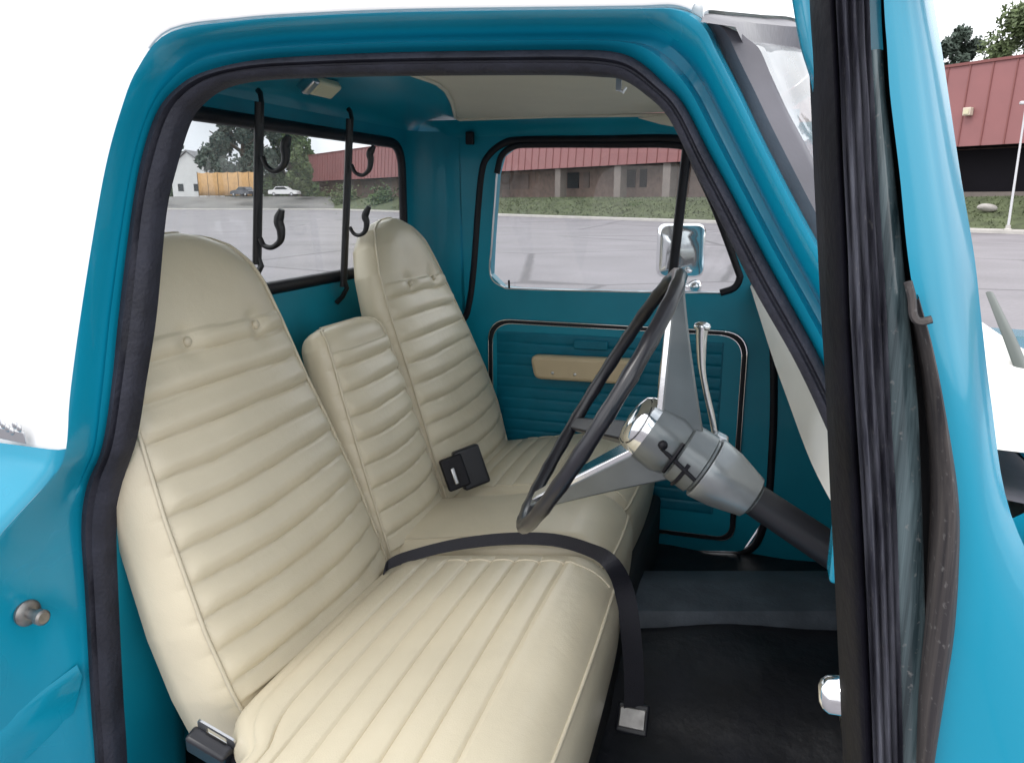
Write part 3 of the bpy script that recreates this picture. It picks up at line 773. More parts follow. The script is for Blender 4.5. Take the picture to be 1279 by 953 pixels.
spoke(R(4), .032, .018, M['colgrey'], True)
spoke(R(178), .032, .018, M['colgrey'], True)
spoke(R(ASP), .024, .015, M['wheel'], False, .03)
q = MB(); q.lathe(hub - ha * .070, ha, [(0, .004), (.002, .030), (.008, .046), (.02, .054), (.034, .056), (.046, .056)], 40); q.build('horn_cap', M['chrome'], sw, 40)
q = MB(); q.lathe(hub - ha * .026, ha, [(0, .060), (.04, .062), (.062, .055), (.066, .040)], 40); q.build('hub', M['colgrey'], sw, 40)
cend = aty(1046, 692, WY)
q = MB(); q.lathe(hub + ha * .03, (cend - hub), [(0, .045), (.012, .057), (.055, .059), (.058, .054), (.062, .054), (.062, .028), (.55, .0285)], 40)
sc_ = q.build('steering_column', M['colgrey'], T, 40)
q = MB(); q.lathe(hub + (cend - hub).normalized() * .168 + ha * .03, (cend - hub), [(0, .0295), (.36, .034), (.362, .03)], 32); q.build('column_tube', M['plastic'], sc_, 40)
q = MB(); q.lathe(hub + ha * .03, (cend - hub), [(.063, .05), (.064, .060), (.067, .061), (.105, .056), (.160, .040), (.166, .030)], 40); q.build('collar', M['colsilver'], sc_, 40)
q = MB(); lv = [aty(*p, WY + .07) for p in [(894, 548), (889, 520), (882, 490), (877, 462), (876, 440), (876, 420), (877, 408)]]
q.tube(cr(lv, 24), [.0058 + .0065 * max(0, (k - 10) / 13) for k in range(24)], 10); q.ico(lv[-1], .016, 2, (1.0, .8, .6))
q.build('shift_lever', M['chrome'], sc_, 60)
ca = (cend - hub).normalized(); cn = (V((0, 1, 0)) - ca * ca.y).normalized(); cb_ = ca.cross(cn)
q = MB()
for d_, r_, a0_, a1_ in [(.034, .0612, 150, 215), (.062, .0592, 175, 250)]:
    q.tube([hub + ha * .03 + ca * (d_ - .03) + (cn * math.cos(R(a)) + cb_ * math.sin(R(a))) * r_ for a in range(a0_, a1_, 8)], .0035, 6)
q.build('black_slot', M['black'], sc_, 40)
q = MB(); p0 = aty(893, 560, WY + .05); q.box(p0, (.03, .035, .06), (V((.9, 0, -.4)), V((0, 1, 0)), V((.4, 0, .9)))); q.build('lever_boss', M['satin'], sc_, 40, bevel=.007)
q = MB(); a0 = aty(826, 560, WY - .06); a1 = aty(868, 600, WY - .058); q.tube([a0, a1], .004, 6); q.ico(aty(828, 556, WY - .06), .009, 2); q.build('hub_slot', M['black'], sc_, 60)

# ---- the open driver door, seen nearly edge-on
YD = -.62
def strip(left, right, yl, yr, bulge, nn=60):
    l = cr([aty(*p, yl) for p in left], nn); r = cr([aty(*p, yr) for p in right], nn)
    out = []
    for k in range(9):
        t = k / 8; b = bulge * math.sin(math.pi * t)
        out.append([a * (1 - t) + c * t + V((0, -b, 0)) for a, c in zip(l, r)])
    return out
ya = [-130, 0, 60, 120, 220, 320, 400, 500, 640, 780, 953, 1150]
def P(xs): return list(zip(xs, ya))
e0 = P([970, 989, 1000, 1016, 1021, 1028, 1033, 1039, 1045, 1052, 1060, 1068])     # inner edge
e1 = P([1009, 1014, 1018, 1021, 1025, 1030, 1034, 1040, 1046, 1053, 1061, 1069])
e2 = P([1040, 1045, 1048, 1051, 1055, 1060, 1063, 1069, 1078, 1085, 1092, 1098])
e3 = P([1080, 1086, 1088, 1092, 1097, 1103, 1108, 1112, 1120, 1124, 1128, 1130])
e4 = P([1096, 1100, 1103, 1107, 1118, 1128, 1136, 1146, 1152, 1156, 1160, 1160])
e5 = P([1100, 1104, 1108, 1112, 1124, 1134, 1148, 1176, 1196, 1192, 1166, 1150])
e6 = P([1146, 1166, 1176, 1185, 1200, 1217, 1226, 1238, 1262, 1330, 1420, 1500])
dr_ = MB()
HNG = V((.56, -.06, 0)); dirv = (HNG - V((.06, -.60, 0))).normalized(); outv = V((dirv.y, -dirv.x, 0))
f6 = strip(e5, e6, YD + .005, YD + .04, .010)
dr_.loft(f6)
r6 = f6[-1]
dr_.loft([r6, [p + dirv * .004 - outv * .025 for p in r6], [p - dirv * .03 - outv * .045 for p in r6]])
f0 = strip(e0, e1, YD + .06, YD + .045, .003); dr_.loft(f0)
dr_.loft([f0[0], [p + dirv * .05 + V((0, .02, 0)) for p in f0[0]]])
# lower outer skin and inner panel running back to the hinges
low = [p for p in r6 if p.z < 1.40]
sk = []
for t in [0, .08, .3, .6, 1]:
    sk.append([V((p.x * (1 - t) + (HNG.x + .02) * t, p.y * (1 - t) + HNG.y * t, p.z + (.02 * t if i == 0 else 0))) + outv * (.03 * math.sin(math.pi * min(1, t * 1.6) * .6) + .022 * math.exp(-((p.z - 1.14) / .07) ** 2) * min(1, t * 8)) for i, p in enumerate(low)])
dr_.loft(sk)
dr_.loft([[sk[a][0] for a in range(5)], [sk[a][0] - outv * .03 + V((0, 0, .004)) for a in range(5)], [sk[a][0] - outv * .07 for a in range(5)]])
inn0 = [p for p in f0[0] if p.z < 1.40]
dr_.loft([inn0, [V((HNG.x - .05, HNG.y + .05, p.z)) for p in inn0]])
# top rail and sloping front rail of the window frame
tz = 1.80
pr = [V((.045, -.60, 1.72)), V((.06, -.585, 1.785)), V((.10, -.55, 1.81)), V((.26, -.38, 1.80)), V((.34, -.295, 1.76)), V((.52, -.10, 1.42))]
dr_.tube(cr(pr, 40), .026, 8)
nd = dr_.build('door', M['teal'], T, 50); tag(nd, 'open driver door seen edge-on with its black seals')
def dpart(name, a, b, yl, yr, bulge, m_, sl=None, ribs=0):
    q = MB(); s = strip(a, b, yl, yr, bulge)
    if ribs:
        s = [[p + V((0, .006 * (k % 2), 0)) for p in r] for k, r in enumerate(s)]
    if sl: s = [r[sl[0]:sl[1]] for r in s]
    s = [[p + V((0, .05, 0)) for p in s[0]]] + s + [[p + V((0, .05, 0)) for p in s[-1]]]
    q.loft(s); return q.build(name, m_, nd, 50)
dpart('door_seal', e1, e2, YD + .03, YD + .01, .012, M['deepblack'])
dpart('edge_rubber', e2, e3, YD + .004, YD + .006, .006, M['edgerub'], ribs=1)
dpart('glass_channel', e3, e4, YD + .008, YD + .012, .002, M['gchan'], (11, 60))
dpart('channel_filler', e3, e4, YD + .016, YD + .016, .0, M['teal'], (0, 12))
e45 = [((a[0] * .45 + b[0] * .55), a[1]) for a, b in zip(e4, e5)]
e51 = [(a[0] + 3, a[1]) for a in e5]
dpart('black_gap', e4, e51, YD + .016, YD + .014, -.01, M['shadowgap'])
dpart('belt_seal', [(1138, 372), (1152, 430), (1164, 500), (1172, 600), (1170, 680), (1160, 780), (1150, 870), (1146, 960)], [(1146, 368), (1164, 430), (1182, 520), (1197, 620), (1198, 700), (1192, 790), (1180, 870), (1166, 960)], YD + .004, YD + .004, .010, M['oldrub'])
hk = [aty(*p, YD - .008) for p in [(1134, 352), (1139, 372), (1141, 394), (1149, 402), (1164, 399)]]
q = MB(); q.tube(cr(hk, 16), .0018, 6); q.build('hook', M['oldrub'], nd, 60)
q = MB(); c = aty(1058, 872, -.50)
q.lathe(c + V((-.018, 0, 0)), (1, 0, .1), [(0, .006), (.002, .010), (.006, .0125), (.014, .013), (.018, .010), (.022, .007), (.03, .007)], 24)
q.tube([c + V((.0, 0, -.004)), c + V((.008, .01, -.04))], .006, 8); q.build('window_crank', M['chrome'], nd, 40)

# ---- hood, fender, wiper seen past the door
q = MB(); rings = []
for x in [.40 + 1.7 * k / 12 for k in range(13)]:
    rings.append([V((x, y, 1.235 - .03 * (x - .4) + dz)) for y, dz in [(-.03, -.16), (-.028, -.06), (-.01, -.018), (.05, 0), (.3, .012), (.45, .03), (.89, .035), (1.33, .03), (1.5, .012), (1.73, 0), (1.79, -.02), (1.81, -.2)]])
q.loft(rings); q.build('hood', M['teal'], T, 40)
q = MB(); rings = []
for x in [.2 + 1.9 * k / 12 for k in range(13)]:
    rings.append([V((x, y, z)) for y, z in [(-.03, 1.02), (-.05, 1.03), (-.09, 1.0), (-.11, .9), (-.10, .6), (-.08, .45)]])
q.loft(rings); q.build('fender', M['teal'], T, 40)
q = MB(); q.loft([[V((x, y, z)) for y in (.0, .89, 1.78)] for x, z in [(.30, 1.27), (.36, 1.262), (.41, 1.238)]]); q.build('cowl', M['gasket'], T, 40)
q = MB(); w0 = aty(1236, 366, .95); w1 = aty(1292, 500, .55)
q.tube([w0, (w0 + w1) / 2 + V((0, 0, .004)), w1], [.008, .012, .014], 8, flat=.5, up=(0, 0, 1)); q.build('wiper_blade', M['wiperm'], T, 50)

# ================================================================== gun rack in the rear window
def rack(px0, py0, px1, py1, hooks, label):
    x = XR + .035
    b = atx(px1, py1, x - .01); t = aty(px0, py0, b.y)
    root = thing('gun_rack_upright', (x, b.y, b.z), label, 'gun rack', 'gun rack uprights in the rear window')
    q = MB(); q.tube([t, b], .0155, 10, up=(1, 0, 0), flat=.6); q.build('upright', M['rackm'], root, 60)
    q = MB(); q.tube([t + V((0, 0, -.05)), t + V((.006, 0, .0)), t + V((-.004, .012, .022)), t + V((-.012, .014, .03))], .007, 6); q.build('mounting_tab', M['rackm'], root, 60)
    q = MB(); q.tube([b + V((0, 0, .03)), b + V((.012, 0, -.005)), b + V((.0, -.008, -.03)), b + V((-.02, -.012, -.05))], .0085, 6); q.build('mounting_tab', M['rackm'], root, 60)
    for pts, w in hooks:
        yb = b.y - .012
        h = [aty(*p, yb) for p in pts]
        q = MB(); c_ = cr(h, 40); q.tube(c_, [w * (.58 + .50 * max(0, min(1, (k - 14) / 16)) if k < 35 else 1.08 - .1 * (k - 35)) for k in range(40)], 10); q.build('hook', M['rackm'], root, 60)
rack(324, 128, 321, 330, [([(328, 196), (333, 208), (343, 214), (354, 207), (357, 195), (356, 183), (361, 170)], .0112), ([(325, 298), (330, 307), (340, 309), (350, 301), (351, 288), (348, 276), (352, 262)], .0112)],
     'black gun rack upright with two curled hooks, nearer the driver headrest')
rack(437, 149, 429, 358, [([(439, 206), (444, 216), (453, 219), (461, 212), (463, 200), (462, 192), (467, 183)], .0098), ([(437, 284), (442, 292), (449, 294), (456, 289), (458, 278), (456, 270), (461, 258)], .0098)],
     'black gun rack upright with two curled hooks, behind the middle and passenger seats')

# ================================================================== OUTSIDE
# ground sheet
q = MB(); g = 900; q.add([(-g, -g, 0), (g, -g, 0), (g, g, 0), (-g, g, 0)], [(0, 1, 2, 3)])
tag(q.build('road', M['asphalt'], None, None), kind='structure')
SD = V((math.sin(R(-50.4)), math.cos(R(-50.4)), 0)); SN = V((-SD.y, SD.x, 0))
if SN.y < 0: SN = -SN
K0 = atz(1250, 292, 0); kd = SN.dot(K0)
def street(s, n, z=0): return SN * (kd + n) + SD * s + V((0, 0, z))
s_k = SD.dot(K0)
def sh(px, py, n): return at(px, py, SN, kd + n)
def spos(px, n): return SD.dot(sh(px, 248, n))
q = MB()
q.loft([[street(s, 0, z) for s in (s_k - 120, s_k + 400)] for z in (0, .14)] + [[street(s, n, z) for s in (s_k - 120, s_k + 400)] for n, z in ((.05, .15), (.35, .152), (1.6, .165))])
tag(q.build('sidewalk', M['concrete'], None, 30), kind='structure')
# lawn rising to the building
BN_ = 7.0
zb_ = sh(1220, 246, BN_).z
q = MB(); rings = []
for n, f in [(1.6, 0), (2.2, .08), (3.5, .35), (5.5, .8), (BN_ - .1, 1.0), (BN_ + 40, 1.0)]:
    rings.append([street(s, n, .16 + (zb_ - .16) * f + .05 * math.sin(s * .9 + n * 2)) for s in [s_k - 120 + 3 * k for k in range(100)]])
q.loft(rings); tag(q.build('lawn', M['grass'], None, 60), kind='structure')
# striped tufts on the lawn edge
q = MB()
for k in range(7000):
    s = random.uniform(s_k - 6, s_k + 75); n = random.uniform(1.6, BN_ - .2)
    f = min(1, max(0, (n - 1.7) / 4.6)); base = street(s, n, .14 + (zb_ - .16) * f * .98)
    h = random.uniform(.05, .16); a = random.uniform(0, 6.28); d = V((math.cos(a), math.sin(a), 0)) * random.uniform(.03, .10)
    q.add([base - d, base + d, base + d * .2 + V((random.uniform(-.1, .1), random.uniform(-.1, .1), h))], [(0, 1, 2)])
tag(q.build('grass_tufts', M['grass'], None, None), kind='stuff')
# street lines far left: the cross street verge
fb = sh(1205, 183, BN_).z; ft = sh(1190, 83, BN_).z
sA = spos(1330, BN_); sB = spos(385, BN_)
bld = thing('commercial_building', street((sA + sB) / 2, BN_ + 6, zb_), 'low brown brick building under a tall red ribbed metal fascia across the street', 'building')
def wallq(name, s0, s1, n, z0, z1, m_, th=.2, parent=bld, bev=0):
    q = MB(); q.prism([street(s0, n, z0), street(s1, n, z0), street(s1, n, z1), street(s0, n, z1)], SN * th); return q.build(name, m_, parent, 30, bevel=bev)
s0 = sA - 14; s1 = sB
def fascia(s0, s1, z0, z1, n):
    q = MB(); step = .62; s = s0
    q.prism([street(s0, n, z0), street(s1, n, z0), street(s1, n + .35, z1), street(s0, n + .35, z1)], SN * .5)
    o = q.build('fascia', M['redmetal'], bld, 30)
    q = MB()
    while s < s1:
        q.prism([street(s, n - .05, z0), street(s + .07, n - .05, z0), street(s + .07, n + .30, z1), street(s, n + .30, z1)], SN * .08); s += step * 2.0
    q.build('standing_seams', M['redseam'], o, 30)
    q = MB(); q.prism([street(s0, n + .25, z1), street(s1, n + .25, z1), street(s1, n + .25, z1 + .15), street(s0, n + .25, z1 + .15)], SN * .3); q.build('coping', M['redseam'], o, 30)
    return o
sm_ = spos(700, BN_)
fascia(s0, s1, fb, ft, BN_)
wallq('wall', s0, s1, BN_ + 2.2, zb_ - .3, fb + .1, M['brick'], .3)
wallq('soffit', s0, s1, BN_ + .1, fb - .02, fb + .25, M['darkrec'], 2.3)
wallq('roof', s0, s1, BN_ + .6, fb + .25, fb + .5, M['roofg'], 14)
# storefront glass near the right, brick bays further left
wallq('window', spos(1300, BN_ + 2), spos(1120, BN_ + 2), BN_ + 2.0, zb_ + .25, fb - .1, M['darkrec'], .1)
wallq('base_wall', spos(1300, BN_), spos(1120, BN_), BN_ + 1.5, zb_ - .3, zb_ + .28, M['tan'], .3)
for a, b in [(620, 636), (640, 660), (708, 722), (728, 735), (774, 792), (798, 806)]:
    wallq('window', spos(b, BN_ + 2.1), spos(a, BN_ + 2.1), BN_ + 2.1, zb_ + .9, fb - .35, M['panelb'] if a % 3 else M['darkrec'], .1)
for px in (618, 697, 771, 832, 905, 1010, 1130):
    q = MB(); s = spos(px, BN_ + .4); w = .45
    q.prism([street(s - w, BN_ + .3, zb_ - .3), street(s + w, BN_ + .3, zb_ - .3), street(s + w, BN_ + .3, fb + .05), street(s - w, BN_ + .3, fb + .05)], SN * .8)
    q.build('column', M['tan'], bld, 30, bevel=.04)
c = sh(1211, 140, BN_ + .1)
q = MB(); q.prism([c + SD * .22 - V((0, 0, .22)) , c - SD * .22 - V((0, 0, .22)), c - SD * .22 + V((0, 0, .22)), c + SD * .22 + V((0, 0, .22))], -SN * .35); wl_ = q.build('wall_lamp', M['lampw'], bld, 30, bevel=.04)
q = MB(); c = c - SN * .36; q.prism([c + SD * .14 - V((0, 0, .14)), c - SD * .14 - V((0, 0, .14)), c - SD * .14 + V((0, 0, .10)), c + SD * .14 + V((0, 0, .10))], -SN * .03); q.build('lens', M['lens'], wl_, 30)
# pole on the sidewalk
pb = sh(1258, 292, .25); pb.z = .15
pt = thing('light_pole', pb, 'thin pale vertical pole standing at the kerb before the red building', 'pole')
q = MB(); q.tube([pb, pb + V((0, 0, 5.6))], [.062, .042], 10); q.build('shaft', M['pole'], pt)
q = MB(); q.lathe(pb, (0, 0, 1), [(0, .2), (.05, .2), (.10, .11), (.25, .1)], 16); q.build('base', M['concrete'], pt)
q = MB(); q.box(pb + V((0, 0, 5.7)), (.5, .25, .14)); q.build('lamp_head', M['pole'], pt, 30, bevel=.03)
# pale rock on the lawn
c = sh(1232, 257, 4.0); q = MB(); q.ico(c + V((0, 0, -.1)), .42, 3, (1.2, .7, .5))
for i, v in enumerate(q.v):
    k = 1 + .18 * math.sin(v[0] * 5 + v[1] * 3) * math.cos(v[2] * 7 + v[0]); q.v[i] = tuple(c + (V(v) - c) * k)
tag(q.build('boulder', M['rock'], None, 30), 'pale boulder on the lawn in front of the dark storefront', 'rock')

# ---- trees
def tree(base, h, w, m_, label, group=None, cone=False, nleaf=2600, trunk_h=.3, leaf=.22, seed=1):
    rnd = random.Random(seed)
    root = thing('tree', base, label, 'tree', group)
    base = V(base)
    q = MB(); q.tube([base, base + V((0, 0, h * trunk_h)), base + V((w * .04, 0, h * .75))], [w * .06, w * .045, w * .012], 8)
    for k in range(6):
        a = rnd.uniform(0, 6.28); z = h * rnd.uniform(trunk_h * .8, .6)
        q.tube([base + V((0, 0, z)), base + V((math.cos(a) * w * .2, math.sin(a) * w * .2, z + h * .12)), base + V((math.cos(a) * w * .36, math.sin(a) * w * .36, z + h * .2))], [w * .025, w * .015, w * .006], 6)
    q.build('trunk', M['trunk'], root, 60)
    q = MB(); clumps = []
    for k in range(34):
        if cone:
            t = rnd.random() ** 1.3; rr = w * .5 * (1 - t) * rnd.uniform(.5, 1.0); z = h * (trunk_h * .6 + (1 - trunk_h * .6) * t); s = w * (.08 + .12 * (1 - t))
        else:
            t = rnd.random(); zz = trunk_h + (1 - trunk_h) * t; rr = w * .5 * math.sqrt(max(0, 1 - (2 * t - .9) ** 2)) * rnd.uniform(.35, .95); z = h * zz * .94; s = w * rnd.uniform(.09, .17)
        a = rnd.uniform(0, 6.28); clumps.append((base + V((math.cos(a) * rr, math.sin(a) * rr, z)), s))
    for k in range(nleaf):
        c, s = rnd.choice(clumps)
        d = V((rnd.gauss(0, 1), rnd.gauss(0, 1), rnd.gauss(0, .8))); d = d.normalized() * s * rnd.uniform(.5, 1.15)
        p = c + d; a = V((rnd.gauss(0, 1), rnd.gauss(0, 1), rnd.gauss(0, 1))).normalized(); b = a.orthogonal().normalized()
        L_ = leaf * rnd.uniform(.6, 1.4)
        q.add([p - a * L_, p + b * L_ * .5, p + a * L_, p - b * L_ * .5], [(0, 1, 2, 3)])
    q.build('crown', m_, root, None)
    return root
def far(px, d, z=0):   # point d metres ahead at bearing px
    r = ray(px, 248); r.z = 0; r = r / r.dot(FW)
    p = EYE + r * d; p.z = z; return p
def width(px, d): return px / F * d * 1.03
def hz(py, d): return 1.62 + (248 - py) / F * d * 1.0
tree(far(1176, 78, 2), hz(44, 78) - 2, width(66, 78), M['leaf_dark'], 'dark tree rising behind the red fascia, left of the lighter tree', None, False, 9000, .1, .26, 3)
tree(far(1252, 70, 2), hz(18, 70) - 2, width(110, 70), M['leaf_light'], 'lighter green broad tree behind the red fascia near the pole', None, False, 14000, .12, .24, 4)
BK = 1.9        # the far side of the junction lies on a bank
tree(far(306, 140, BK), hz(135, 140) - BK, width(92, 140), M['leaf_dark'], 'big dark grey-green tree beyond the orange fence', 'trees beyond the rear window', False, 16000, .14, .34, 5)
tree(far(364, 146, BK), hz(152, 146) - BK, width(60, 146), M['leaf'], 'mid green tree between the dark tree and the red building', 'trees beyond the rear window', False, 12000, .12, .34, 6)
tree(far(376, 128, BK), hz(186, 128) - BK, width(34, 128), M['leaf_light'], 'light green small tree before the end of the red building', 'trees beyond the rear window', False, 6000, .12, .30, 12)
tree(far(228, 170, BK), hz(182, 170) - BK, width(34, 170), M['leaf_dark'], 'small round tree left of the white house', 'trees beyond the rear window', False, 3000, .25, .5, 7)
for i, (px, n, hh, ww, lab) in enumerate([(430, 4.5, 2.6, 4.5, 'low green shrub at the left end of the red building'), (478, 4.5, 2.4, 4.0, 'low green shrub against the dark brick wall of the building'), (402, 5.5, 2.2, 4, 'tall loose shrub leftmost beside the parked white car'), (800, 5, .8, 2.2, 'small low shrub on the lawn seen through the passenger window')]):
    p = sh(px, 250, n); p.z = .5
    rnd = random.Random(40 + i); q = MB()
    root = thing('shrub', p, lab, 'shrub', 'shrubs along the lawn')
    for k in range(900):
        d = V((rnd.gauss(0, .45) * ww * .5, rnd.gauss(0, .45) * ww * .4, abs(rnd.gauss(.45, .3)) * hh)); c = p + d
        a = V((rnd.gauss(0, 1), rnd.gauss(0, 1), rnd.gauss(0, 1))).normalized(); b = a.orthogonal().normalized(); L_ = .2 * hh / 2.5
        q.add([c - a * L_, c + b * L_ * .6, c + a * L_, c - b * L_ * .6], [(0, 1, 2, 3)])
    q.build('foliage', M['leaf'] if i % 2 else M['leaf_light'], root, None)
    q = MB(); q.tube([p - V((0, 0, .5)), p + V((0, 0, hh * .5))], .05, 6); q.build('stem', M['trunk'], root)

rnd = random.Random(91); q = MB()
for k in range(9000):
    px = rnd.uniform(205, 470); d = rnd.uniform(165, 185); top = 226 + 6 * math.sin(px * .11) + 4 * math.sin(px * .31)
    z0 = BK; z1 = hz(top, 175); p = far(px, d, z0 + (z1 - z0) * rnd.random() ** .8)
    a = V((rnd.gauss(0, 1), rnd.gauss(0, 1), rnd.gauss(0, 1))).normalized(); b = a.orthogonal().normalized(); L_ = rnd.uniform(.3, .6)
    q.add([p - a * L_, p + b * L_ * .6, p + a * L_, p - b * L_ * .6], [(0, 1, 2, 3)])
tag(q.build('distant_woods', M['leaf'], None, None), kind='stuff')
# ---- house, fence, cars in the distance
hd = 146; hc = far(238, hd, BK)
hb = thing('house', hc, 'small white house with a grey gabled roof behind the orange fence', 'house')
w_h = width(40, hd); zt_ = hz(194, hd) - BK; ze = hz(211, hd) - BK
def hp(a, d, z): return hc + RT * a + FW * d + V((0, 0, z))
q = MB(); q.prism([hp(-w_h / 2, 0, 0), hp(w_h / 2, 0, 0), hp(w_h / 2, 0, ze), hp(0, 0, zt_), hp(-w_h / 2, 0, ze)], FW * 9); q.build('wall', M['housew'], hb, 30)
q = MB(); q.prism([hp(-w_h / 2 - .4, -.4, ze - .1), hp(0, -.4, zt_ + .1), hp(w_h / 2 + .4, -.4, ze - .1), hp(w_h / 2 + .4, -.4, ze + .15), hp(0, -.4, zt_ + .4), hp(-w_h / 2 - .4, -.4, ze + .15)], FW * 10); q.build('roof', M['roofg'], hb, 30)
for a in (-1.6, 1.3):
    q = MB(); q.prism([hp(a - .5, -.06, 1.0), hp(a + .5, -.06, 1.0), hp(a + .5, -.06, 2.3), hp(a - .5, -.06, 2.3)], FW * .1); q.build('window', M['carglass'], hb, 30)
fd = 130
fe = thing('fence', far(285, fd, BK), 'long orange mesh barrier fence before the dark tree', 'fence')
fa, fb2 = far(249, fd + 3, BK), far(326, fd - 3, BK); ztf = hz(217, fd) - BK
q = MB(); rings = []
for k in range(25):
    p = fa + (fb2 - fa) * (k / 24); sag = .12 * math.sin(k / 24 * math.pi * 6)
    rings.append([p + FW * sag + V((0, 0, z)) for z in (.15, 1.2, ztf - .15 * abs(math.sin(k / 24 * math.pi * 6)))])
q.loft(rings); q.build('mesh_panel', M['orange'], fe, 60, solid=.03)
for k in range(7):
    p = fa + (fb2 - fa) * (k / 6); q = MB(); q.tube([p, p + V((0, 0, ztf + .1))], .06, 6); q.build('post', M['trunk'], fe)
def car(px, d, yaw, paint, label, ln=4.4):
    c = far(px, d, BK); root = thing('parked_car', c, label, 'car', 'cars parked beyond the rear window')
    X = V((math.cos(yaw), math.sin(yaw), 0)); Yv = V((-X.y, X.x, 0))
    def cp(a, b, z): return c + X * a + Yv * b + V((0, 0, z))
    q = MB(); prof = [(-2.2, .35), (-2.2, .8), (-2.05, .92), (-1.2, .98), (1.0, .98), (1.9, .85), (2.15, .7), (2.2, .35)]
    q.loft([[cp(a * sc, b, z) for a, z in prof] for b, sc in [(-.85, .97), (-.75, 1), (.75, 1), (.85, .97)]], False)
    q.add([cp(a, b, z) for b in (-.85,) for a, z in prof], [tuple(range(8))]); q.add([cp(a, .85, z) for a, z in prof], [tuple(range(8))])
    bd = q.build('body', paint, root, 40)
    q = MB(); pr_ = [(-1.5, .98), (-1.1, 1.42), (.3, 1.45), (1.05, .98)]
    q.prism([cp(a, -.66, z) for a, z in pr_], Yv * 1.32); q.build('cabin', paint, root, 30, bevel=.05)
    for sgn in (-1, 1):
        q = MB(); q.prism([cp(a, sgn * .675, z) for a, z in [(-1.3, 1.0), (-1.02, 1.36), (.25, 1.38), (.85, 1.0)]], Yv * .02 * sgn); q.build('window', M['carglass'], root, 30)
        for a in (-1.35, 1.4):
            q = MB(); q.lathe(cp(a, sgn * .86, .33), Yv * -sgn, [(0, .2), (.02, .33), (.2, .33)], 20); w = q.build('wheel', M['tyre'], root, 30)
            q = MB(); q.lathe(cp(a, sgn * .87, .33), Yv * -sgn, [(0, .16), (.03, .2)], 16); q.build('rim', M['satin'], w, 30)
car(305, 122, R(165), M['cardark'], 'dark parked car in front of the orange fence')
car(356, 118, R(10), M['carwhite'], 'white parked car right of the dark car')
car(197, 122, R(165), M['cardark'], 'dark car half hidden by the door pillar at the left edge of the rear window')
# cross street verge and far grass strip beyond the junction
q = MB()
a, b = far(60, 118), far(446, 113)
q.loft([[a, b], [a + V((0, 0, .14)), b + V((0, 0, .14))], [a + FW * 3 + V((0, 0, .15)), b + FW * 3 + V((0, 0, .15))]])
tag(q.build('pavement', M['concrete'], None, 30), kind='structure')
q = MB()
q.loft([[a + FW * 3 + V((0, 0, .15)), b + FW * 3 + V((0, 0, .15))], [a + FW * 8 + V((0, 0, 1.2)), b + FW * 12 + V((0, 0, 1.2))], [a + FW * 12 + V((0, 0, BK)), b + FW * 18 + V((0, 0, BK))], [a + FW * 80 + V((-40, 0, BK)), b + FW * 80 + V((0, 0, BK))]])
tag(q.build('bank', M['asphalt2'], None, 60), kind='structure')

# ================================================================== light, sky, camera
w = bpy.data.worlds.new('World'); scene.world = w; w.use_nodes = True
nt = w.node_tree; bg = nt.nodes['Background']
sky = nt.nodes.new('ShaderNodeTexSky'); sky.sky_type = 'NISHITA'; sky.sun_disc = False
SUN_EL, SUN_AZ = R(58), R(215)
sky.sun_elevation = SUN_EL; sky.sun_rotation = SUN_AZ; sky.air_density = 1.2; sky.dust_density = 4.0
tc = nt.nodes.new('ShaderNodeTexCoord'); no = nt.nodes.new('ShaderNodeTexNoise'); no.inputs['Scale'].default_value = 2.2; no.inputs['Detail'].default_value = 5
rp = nt.nodes.new('ShaderNodeValToRGB'); rp.color_ramp.elements[0].position = .3; rp.color_ramp.elements[1].position = .62
cl = nt.nodes.new('ShaderNodeTexNoise'); cl.inputs['Scale'].default_value = 1.7; cl.inputs['Detail'].default_value = 4
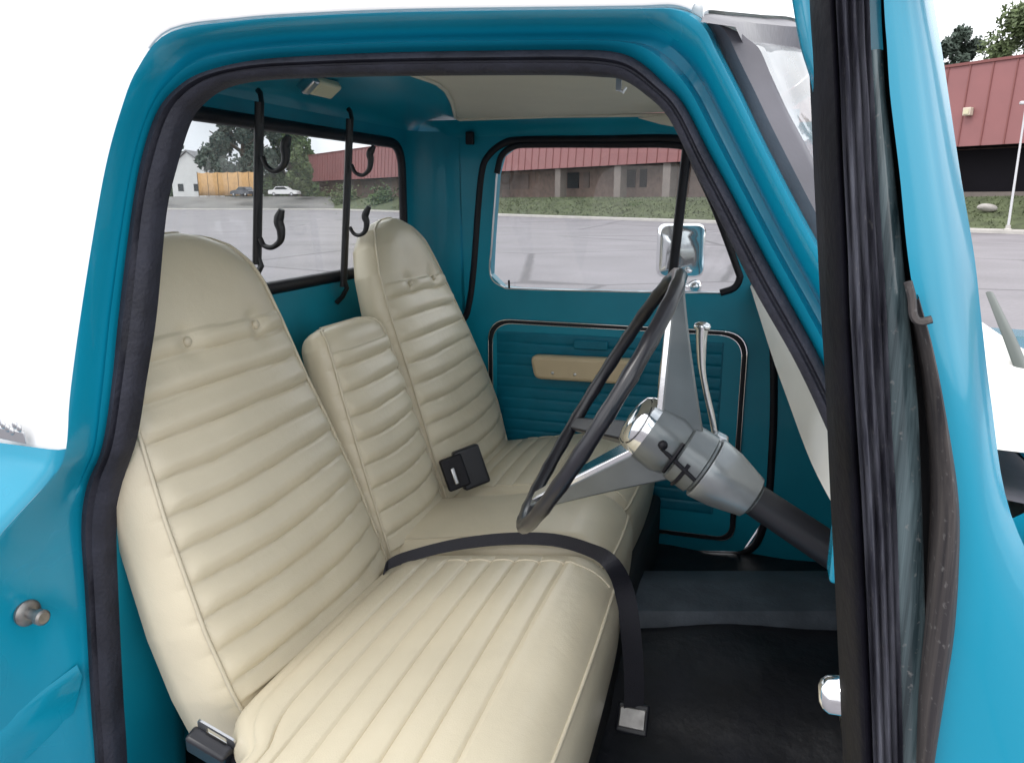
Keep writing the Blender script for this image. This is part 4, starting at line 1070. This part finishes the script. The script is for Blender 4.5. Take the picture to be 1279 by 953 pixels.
rc = nt.nodes.new('ShaderNodeValToRGB'); rc.color_ramp.elements[0].position = .36; rc.color_ramp.elements[1].position = .64
rc.color_ramp.elements[0].color = (5.6, 5.8, 6.3, 1); rc.color_ramp.elements[1].color = (13.0, 13.0, 13.0, 1)
nt.links.new(tc.outputs['Generated'], cl.inputs['Vector']); nt.links.new(cl.outputs['Fac'], rc.inputs['Fac'])
rp.color_ramp.elements[0].color = (.72, .72, .72, 1); rp.color_ramp.elements[1].color = (1, 1, 1, 1)
mx = nt.nodes.new('ShaderNodeMixRGB'); mx.inputs[2].default_value = (9.5, 9.7, 10.0, 1)
nt.links.new(rc.outputs['Color'], mx.inputs[2]); nt.links.new(tc.outputs['Generated'], no.inputs['Vector']); nt.links.new(no.outputs['Fac'], rp.inputs['Fac'])
nt.links.new(rp.outputs['Color'], mx.inputs[0]); nt.links.new(sky.outputs['Color'], mx.inputs[1]); nt.links.new(mx.outputs['Color'], bg.inputs['Color'])
bg.inputs['Strength'].default_value = .12
sl = bpy.data.lights.new('sun', 'SUN'); sl.energy = .6; sl.angle = R(20); sl.color = (1, .96, .90)
so_ = bpy.data.objects.new('sun', sl); COL.objects.link(so_)
# Sky azimuth: rotation measured from +Y clockwise seen from above
sd = V((math.sin(SUN_AZ) * math.cos(SUN_EL), math.cos(SUN_AZ) * math.cos(SUN_EL), math.sin(SUN_EL)))
so_.rotation_euler = sd.to_track_quat('Z', 'Y').to_euler()

cam = bpy.data.cameras.new('camera'); co = bpy.data.objects.new('camera', cam); COL.objects.link(co)
cam.sensor_width = 36; cam.lens = F / 1279 * 36; cam.clip_start = .02; cam.clip_end = 3000
co.location = EYE
fwd = FW * math.cos(PITCH) + V((0, 0, -math.sin(PITCH)))
co.rotation_euler = fwd.to_track_quat('-Z', 'Y').to_euler()
scene.camera = co
scene.view_settings.view_transform = 'Standard'; scene.view_settings.look = 'None'
scene.view_settings.exposure = .9; scene.view_settings.gamma = 1
scene.cycles.max_bounces = 10; scene.cycles.diffuse_bounces = 5; scene.cycles.transparent_max_bounces = 12
